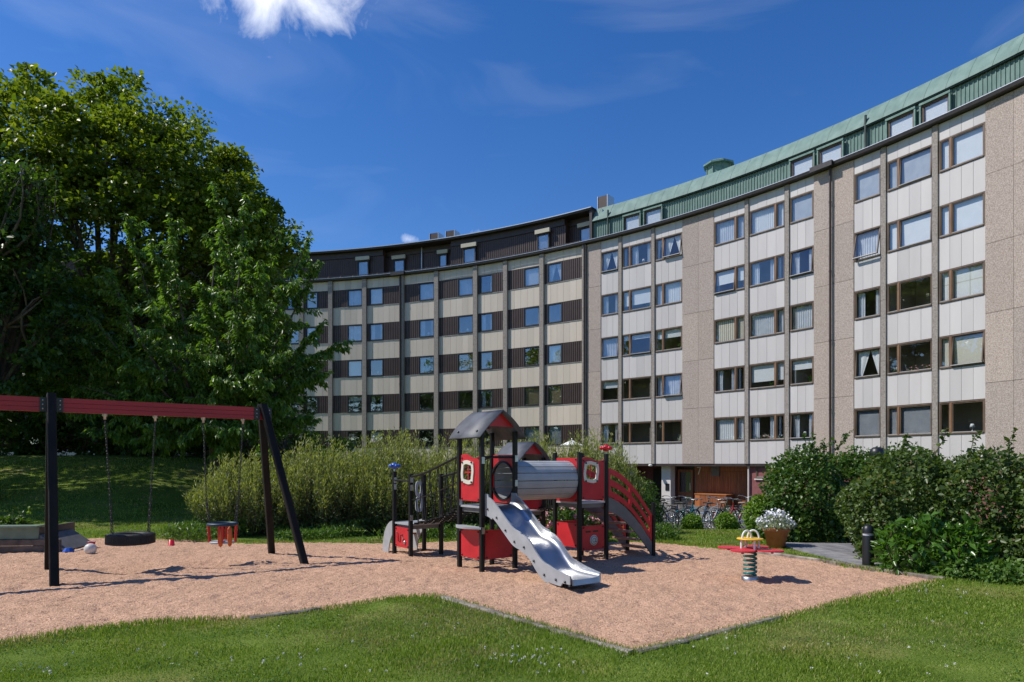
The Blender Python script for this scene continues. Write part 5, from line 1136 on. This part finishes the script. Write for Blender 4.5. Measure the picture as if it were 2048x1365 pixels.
# cherry: drooping sprays of long leaves along arching shoots
cb = A(-9.4, 21.3, float(gz(-9.4, 21.3))); cher = thing('cherry_tree', 'cherry tree with drooping glossy leaves on long arching branches before the maple', 'tree', tuple(cb))
m = MB(); fork = cb+A(.1, 0, 2.0); limb(m, cb-UP*.3, fork, .20, .15, n=5, wob=.03); m.build('trunk', 'bark', cher); bm = MB(); LP = []; LD = []
def cp(px, py, Zd=21.0): return A((px-HX)/F*Zd, Zd, EYE+(HY-py)/F*Zd)
tips = [(425, 365, 21), (490, 388, 21.3), (340, 425, 20.6), (250, 425, 21), (440, 470, 20.2), (560, 455, 21.5), (622, 462, 21.8), (300, 480, 20.2), (600, 560, 20.8), (640, 520, 21.6), (650, 640, 20.6), (700, 682, 21.0), (655, 742, 20.6), (220, 540, 20.6), (165, 610, 20.2), (150, 700, 20.4),
        (520, 520, 19.8), (400, 560, 19.4), (300, 600, 19.4), (500, 640, 19.2), (580, 700, 19.6), (380, 690, 18.9), (260, 720, 19.3), (450, 760, 18.9), (560, 800, 19.6), (340, 800, 19.0), (220, 800, 19.6), (620, 830, 20.3), (480, 850, 19.2), (400, 850, 19.0), (300, 850, 19.4), (140, 800, 20.2), (90, 760, 20.6), (540, 600, 22.8), (450, 430, 22.6), (350, 520, 22.9), (250, 640, 22.8), (600, 640, 22.6), (80, 690, 21.0), (610, 760, 21.4), (520, 740, 18.9), (180, 860, 20)]
for (px, py, Zd) in tips:
    tip = cp(px, py, Zd); s0 = fork + (tip-fork)*rng.uniform(.02, .12); pts = limb(bm, s0, tip, .055, .012, sag=-.06, n=9, wob=.05)
    sub_ = []
    for k in range(2, 9):
        for _ in range(2 if py < 560 else 3):
            q = pts[k]; d = unit(unit(pts[k+1 if k < 9 else k]-pts[k-1])*.55 + rng.normal(size=3)*A(.8, .8, .45)); e = q+d*rng.uniform(.45, 1.05)*(1.15-.05*k); e[2] -= .10; sub_.append(limb(bm, q, e, .014, .005, sag=-.1, n=5, wob=.06))
    sub_ += [pts[4:], pts[6:], pts[7:]]
    for P_ in sub_:
        P_ = np.array(P_); seg = rng.integers(0, len(P_)-1, 60); t = rng.uniform(0, 1, 60)[:, None]; c = P_[seg]*(1-t)+P_[seg+1]*t; ax = P_[seg+1]-P_[seg]; ax /= np.linalg.norm(ax, axis=1, keepdims=True)
        LP.append(c + rng.normal(size=(60, 3))*.035); LD.append(ax*.45 + rdir(60)*A(.7, .7, .25) - UP*.8)
bm.build('branches', 'bark', cher); LP = np.concatenate(LP); LD = np.concatenate(LD); n = len(LP); Ln = rng.uniform(.13, .23, n); leaves('crown', LP, LD, Ln, Ln*.38, 'cherry_leaf', cher, up=rng.normal(size=(n, 3))*.6+A(-.3, -.3, 1))

# willow bushes: many upright shoots
def willow(label, x, y, rx, ry, h, nsh=340):
    g_ = float(gz(x, y)); o = thing('willow_bush', label, 'bush', (x, y, g_), 'willow bushes behind the playground'); stems = MB(); TP = []; TD = []; BP = []; BD = []
    for _ in range(nsh):
        a = rng.uniform(0, 2*math.pi); r = math.sqrt(rng.uniform(0, 1)); ex, ey = x+rx*r*math.cos(a), y+ry*r*math.sin(a); hh = h*(1-.55*r**2.6)*rng.uniform(.80, 1.08) + .12
        b = A(x+(ex-x)*.35, y+(ey-y)*.35, g_); e = A(ex+rng.normal()*.08, ey+rng.normal()*.08, g_+hh); K = 7; pts = [b+(e-b)*s + A((ex-x)*.25, (ey-y)*.25, 0)*math.sin(math.pi*s)*.7 for s in np.linspace(0, 1, K+1)]
        if _ % 3 == 0: stems.tube(pts, [.010-.0009*k for k in range(K+1)], 4, caps=False)
        Pn = np.array(pts)
        for nl, lo, PP, DD in ((34, 4.2, TP, TD), (40, 1.0, BP, BD)):
            u = rng.uniform(lo, K if lo > 3 else 5.6, nl); i = np.minimum(u.astype(int), K-1); f = (u-i)[:, None]; c = Pn[i]*(1-f)+Pn[i+1]*f; ax = Pn[i+1]-Pn[i]; ax /= np.linalg.norm(ax, axis=1, keepdims=True)
            PP.append(c+rng.normal(size=(nl, 3))*(.03 if lo > 3 else .07)); DD.append(ax*(1.1 if lo > 3 else .5)+rdir(nl)*.75)
    stems.build('stems', 'stem', o); TP, TD, BP, BD = map(np.concatenate, (TP, TD, BP, BD))
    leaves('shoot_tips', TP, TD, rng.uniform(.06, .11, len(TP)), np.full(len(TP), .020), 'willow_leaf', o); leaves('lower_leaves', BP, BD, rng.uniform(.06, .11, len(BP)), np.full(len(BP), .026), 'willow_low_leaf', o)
for label, x, y, rx, ry, h, n_ in (('willow bush at the foot of the grass slope behind the toddler swing', -6.1, 16.0, 1.35, 1.1, 1.75, 340), ('willow bush between the swing legs and the low play deck', -4.6, 16.4, 1.3, 1.15, 2.1, 360), ('tallest willow bush behind the blue flower knob', -2.9, 16.6, 1.45, 1.2, 2.32, 400),
                           ('willow bush directly behind the net bridge of the tower', -1.2, 16.2, 1.35, 1.1, 2.18, 360), ('willow bush behind the tube tunnel', .5, 16.3, 1.35, 1.1, 2.22, 360), ('willow bush behind the panel with the red flower knob', 1.9, 16.6, 1.25, 1.1, 2.28, 340), ('low willow bush at the stair end of the tower', 2.45, 16.5, .6, .8, 1.7, 190)): willow(label, x, y, rx, ry, h, n_)
# leafy hedges, bushes and ground plants
def bush(name, label, cat, ells, n, leaf, lm, group=None, stem_r=.02, extra=None, inner=.6, droop=.2, twigs=10):
    x, y = ells[0][0], ells[0][1]; g_ = float(gz(x, y)); o = thing(name, label, cat, (x, y, g_), group); C, D = shell_points(ells, n, inner)
    C = C + D*(.30*(vnoise(C[:, 0]*1.0+C[:, 1], C[:, 2]*1.0, 1.9, 4)-.5)[:, None] + .16*(vnoise(C[:, 0]-C[:, 1], C[:, 2]+C[:, 1], 5.5, 6)-.5)[:, None])*np.array(ells[0][3:6]).max()
    k = C[:, 2] > gz(C[:, 0], C[:, 1])+.01; C, D = C[k], D[k]; n = len(C); L = leaf[0]*rng.uniform(.6, 1.3, n)
    leaves('foliage', C, D*.6+rdir(n)*.9-UP*droop, L, L*leaf[1], lm, o, up=D*.9+rng.normal(size=(n, 3))*.5+UP*.5)
    m = MB()
    for _ in range(twigs):
        e = ells[rng.integers(len(ells))]; d = rdir(1)[0]; d[2] = abs(d[2]); q = A(*e[:3])+d*A(*e[3:6])*.95; limb(m, A(e[0]+rng.normal()*.1, e[1]+rng.normal()*.1, float(gz(e[0], e[1]))-.05), q, stem_r, .005, n=5, wob=.08)
    m.build('stems', 'stem', o); return o
def sprigs(o, pts, lm, leafL=.09, n=26):                              # loose shoots that stand out above a hedge
    P_ = []; D_ = []; m = MB()
    for p, q in pts:
        p, q = A(*p), A(*q); L_ = limb(m, p, q, .006, .003, n=5, wob=.10); L_ = np.array(L_); s = rng.integers(0, 5, n); f = rng.uniform(0, 1, n)[:, None]; P_.append(L_[s]*(1-f)+L_[s+1]*f); D_.append(rdir(n)+A(0, 0, -.2))
    tag(m.build('shoots', 'stem', o), kind='stuff'); P_, D_ = np.concatenate(P_), np.concatenate(D_); L = leafL*rng.uniform(.6, 1.2, len(P_)); leaves('shoot_leaves', P_, D_, L, L*.7, lm, o)
o = bush('vine_hedge', 'climbing vine hedge with glossy dark leaves between the flower pot and the deck', 'hedge', [(6.25, 14.7, .75, .80, 1.0, 1.12), (7.0, 15.1, .7, .95, 1.0, 1.02), (7.9, 15.4, .72, 1.1, 1.0, 1.0), (6.15, 14.6, .1, .80, .9, .9), (8.8, 15.2, .8, 1.1, 1.1, 1.05), (7.0, 15.0, 0, 1.2, .9, .8)], 70000, (.075, .8), 'vine_leaf')
sprigs(o, [((6.1+.12*k, 14.2, 1.75), (5.95+.22*k+random.uniform(-.1, .1), 14.1, 2.0+random.uniform(0, .22))) for k in range(6)], 'vine_leaf')
o = bush('vine_hedge', 'large rambling hedge of mixed leaves rising behind the bright large-leaved shrub', 'hedge', [(6.62, 11.4, .75, 1.0, 1.0, 1.12), (7.4, 10.6, .78, 1.0, 1.0, 1.08), (8.1, 9.7, .70, 1.1, 1.1, 1.02), (9.0, 8.7, .7, 1.2, 1.2, 1.02), (6.6, 11.1, .05, .95, .9, .8), (7.5, 10.2, .0, 1.1, 1, .85), (8.4, 9.0, 0, 1.1, 1.1, .8)], 80000, (.075, .75), 'hedge_leaf')
sprigs(o, [((6.2+.32*k, 10.9-.36*k, 1.65), (6.2+.33*k+random.uniform(-.2, .2), 10.8-.36*k, 1.92+random.uniform(-.05, .16))) for k in range(9)], 'hedge_leaf')
sprigs(bush('laurel_shrub', 'bright green large-leaved shrub spilling round the black bollard lamp', 'shrub', [(5.85, 10.15, .22, .42, .40, .42), (6.35, 9.75, .20, .45, .4, .42), (6.0, 9.95, .35, .35, .35, .35)], 1700, (.13, .42), 'laurel_leaf', droop=-.1), [((5.6+.13*k, 10.0-.05*k, .35), (5.55+.14*k, 9.9-.05*k, .72+random.uniform(-.1, .15))) for k in range(8)], 'laurel_leaf', .13, 16)
bush('ground_ivy', 'low spreading ivy at the foot of the big hedge beside the lawn', 'plant', [(6.75, 9.15, -.05, .55, .45, .26), (7.3, 8.55, -.05, .55, .45, .24), (6.35, 9.6, -.05, .4, .35, .24), (7.9, 7.9, -.05, .6, .5, .26)], 9000, (.07, .7), 'weed_leaf')
def gbush(name, label, px, py, Zr, h, lm, leaf=(.10, .4), n=3200, group=None):
    q = gp(px, py); r = Zr; return bush(name, label, 'shrub', [(q[0], q[1], q[2]+h*.5, r, r, h*.52), (q[0]+r*.2, q[1], q[2]+h*.3, r*.95, r*.9, h*.36)], n, leaf, lm, group, inner=.45)
gbush('round_shrub', 'small round yellow-green shrub in front of the pale blue bicycle', 1383, 1062, .33, .58, 'bright_leaf')
gbush('round_shrub', 'small round yellow-green shrub in front of the dark green bicycle', 1452, 1062, .36, .60, 'bright_leaf')
gbush('leafy_shrub', 'upright bright green shrub between the bicycles and the flower pot', 1524, 1078, .31, .98, 'bright_leaf', n=3600)
gbush('leafy_shrub', 'small dark bush with yellow shoots beside the sandbox', 22, 1082, .42, .52, 'dark_shrub_leaf', n=4200)
q = gp(40, 1080); sprigs(gbush('yellow_shrub', 'thin yellow-leaved sapling growing over the sandbox seat', 42, 1080, .16, .40, 'bright_leaf', n=500), [((q[0]+.05*k-.1, q[1], q[2]+.2), (q[0]+.12*k-.15, q[1], q[2]+.66+.05*(k % 2))) for k in range(4)], 'bright_leaf', .07, 14)
q = gp(470, 1080); sprigs(gbush('lime_sapling', 'light green young sapling standing up behind the toddler swing', 470, 1075, .22, .5, 'bright_leaf', n=400), [((q[0]+.1, 16.4, .6), (q[0]+.05*k-.1, 16.5, 2.05+.12*k)) for k in range(4)], 'bright_leaf', .15, 18)
rb = gbush('rose_bush', 'rose bush with pale pink blooms behind the tower', 1145, 1085, .62, .75, 'vine_leaf', (.07, .6), 5000)
C, D = shell_points([(rb.location.x, rb.location.y, rb.location.z+.40, .66, .6, .40)], 46, .95); C = np.repeat(C, 9, 0)+rng.normal(size=(len(C)*9, 3))*.03; tag(leaves('blooms', C, rdir(len(C)), .055, .05, 'flower_pink', rb), kind='stuff')
gbush('dark_bush', 'dark leafy bush behind the stairs beside the passage railing', 1262, 1062, .95, 1.75, 'dark_shrub_leaf', (.10, .5), 9000)
# weeds along the foot of the willows
n = 16000; xw = rng.uniform(-7.6, 3.6, n); yw = rng.uniform(14.55, 15.6, n) + .12*np.sin(xw*3); C = np.stack([xw, yw, gz(xw, yw)+rng.uniform(0, .30, n)*(.4+.8*vnoise(xw, yw, 1.6, 8))], -1)
kw_ = vnoise(xw, yw, 1.1, 15)*.7+vnoise(xw, yw, 4, 16)*.3 > .48; C = C[kw_]; n = len(C)
tag(leaves('weeds', C, rdir(n)+A(0, 0, .9), rng.uniform(.06, .13, n), np.full(n, .03), 'weed_leaf'), 'low green weeds growing along the foot of the willow bushes', 'weeds', kind='stuff')

# ------------------------------------------------------------------ grass
def blades(name, x, y, h, wd, m):
    n = len(x); z = gz(x, y)+.005; a = rng.uniform(0, 2*math.pi, n); d = np.stack([np.cos(a), np.sin(a), np.zeros(n)], -1); b = rng.uniform(0, 2*math.pi, n); ln = np.stack([np.cos(b), np.sin(b), np.zeros(n)], -1)*(h*rng.uniform(.1, .75, n))[:, None]
    P0 = np.stack([x, y, z], -1); V = np.empty((n, 5, 3)); V[:, 0] = P0 - d*wd[:, None]/2; V[:, 1] = P0 + d*wd[:, None]/2; M = P0+ln*.35+UP*(h*.6)[:, None]; V[:, 2] = M + d*wd[:, None]*.38; V[:, 3] = M - d*wd[:, None]*.38; V[:, 4] = P0+ln+UP*h[:, None]
    i = np.arange(n)[:, None]*5; return fastmesh(name, V.reshape(-1, 3), i+A(0, 1, 2, 3).astype(int), m, tris=i+A(3, 2, 4).astype(int))
XS = []; YS = []
for y0, y1, dens in ((4.2, 6, 6000), (6, 8, 4200), (8, 11, 2200), (11, 15, 1000), (15, 20, 520), (20, 27, 260)):
    ar = 1.62*(y0+y1)/2*(y1-y0); k = int(ar*dens); y = rng.uniform(y0, y1, k); x = rng.uniform(-1, 1, k)*(.80*y+.3); XS.append(x); YS.append(y)
x, y = np.concatenate(XS), np.concatenate(YS); dist = polydist(x, y, SP); keep = ~inpoly(x, y, SP) | (dist < .05*rng.uniform(0, 1, len(x))**2*3); keep &= ~((y > 14.6) & (x > -7.3) & (x < 3.2) & (y < 18)) & ~inpoly(x, y, np.array(pv))
DQ = np.array([(DA+du*a+dv*b)[:2] for a, b in ((-.08, 0), (dL-.35, 0), (dL+.7, 3.7), (.4, 3.7))]); keep &= ~inpoly(x, y, DQ); x, y = x[keep], y[keep]
tall = vnoise(x, y, 1.1, 2)*.6+vnoise(x, y, 4, 7)*.4; edge = np.exp(-polydist(x, y, SP)/.12); h = (.016+.026*tall+.022*edge)*rng.uniform(.6, 1.3, len(x))*(1+.035*np.maximum(y-8, 0)); wd = .0055*(1+.16*np.maximum(y-5, 0))
dry = (vnoise(x, y, .8, 11)*.6+vnoise(x, y, 3, 12)*.4 + rng.normal(size=len(x))*.11) > .70; leafmat('dry_blade', (.20, .21, .06), (.38, .33, .14), trans=.25)
tag(blades('grass', x[~dry], y[~dry], h[~dry], wd[~dry], 'grass_blade'), 'short green lawn grass around the sand', 'grass', kind='stuff')
tag(blades('dry_grass', x[dry], y[dry], h[dry]*.8, wd[dry], 'dry_blade'), 'worn straw-coloured patches in the lawn', 'grass', kind='stuff')
# clover heads
mat('clover_white', (.62, .60, .52), None, .8)
CXY = []
for px, py, k, sp in ((1070, 1335, 46, .16), (1035, 1325, 26, .2), (560, 1322, 16, .2), (680, 1325, 14, .25), (90, 1350, 16, .15), (1400, 1290, 14, .25), (1300, 1300, 10, .2), (1720, 1340, 12, .25), (1900, 1190, 22, .25), (1500, 1330, 10, .5), (900, 1270, 10, .4), (1850, 1240, 12, .4), (1950, 1320, 10, .5), (300, 1310, 8, .4)):
    q = gp(px, py); CXY.append(q[:2]+rng.normal(size=(k, 2))*sp)
CXY = np.concatenate(CXY); CXY = CXY[::2]; CXY = CXY[~inpoly(CXY[:, 0], CXY[:, 1], SP)]; k = 14; C = np.repeat(np.stack([CXY[:, 0], CXY[:, 1], gz(CXY[:, 0], CXY[:, 1])+.045], -1), k, 0)+rng.normal(size=(len(CXY)*k, 3))*.004
tag(leaves('clover_heads', C, rdir(len(C))+A(0, 0, .4), .010, .007, 'clover_white'), 'scattered white clover heads in the lawn', 'clover', kind='stuff')

# patches of clover leaves and plantain among the grass
n = 26000; yl = rng.uniform(4.3, 10.5, n); xl = rng.uniform(-1, 1, n)*(.8*yl+.2); kl = (~inpoly(xl, yl, SP)) & (vnoise(xl, yl, 1.7, 21)*.6+vnoise(xl, yl, 5, 22)*.4 > .60); xl, yl = xl[kl], yl[kl]; n = len(xl)
C = np.stack([xl, yl, gz(xl, yl)+rng.uniform(.012, .04, n)], -1); d_ = rdir(n)*A(1, 1, .25)
tag(leaves('clover_leaves', C, d_, rng.uniform(.014, .032, n), rng.uniform(.012, .022, n), 'weed_leaf', up=rng.normal(size=(n, 3))*.25+UP), 'low clover and plantain leaves in darker patches of the lawn', 'clover', kind='stuff')
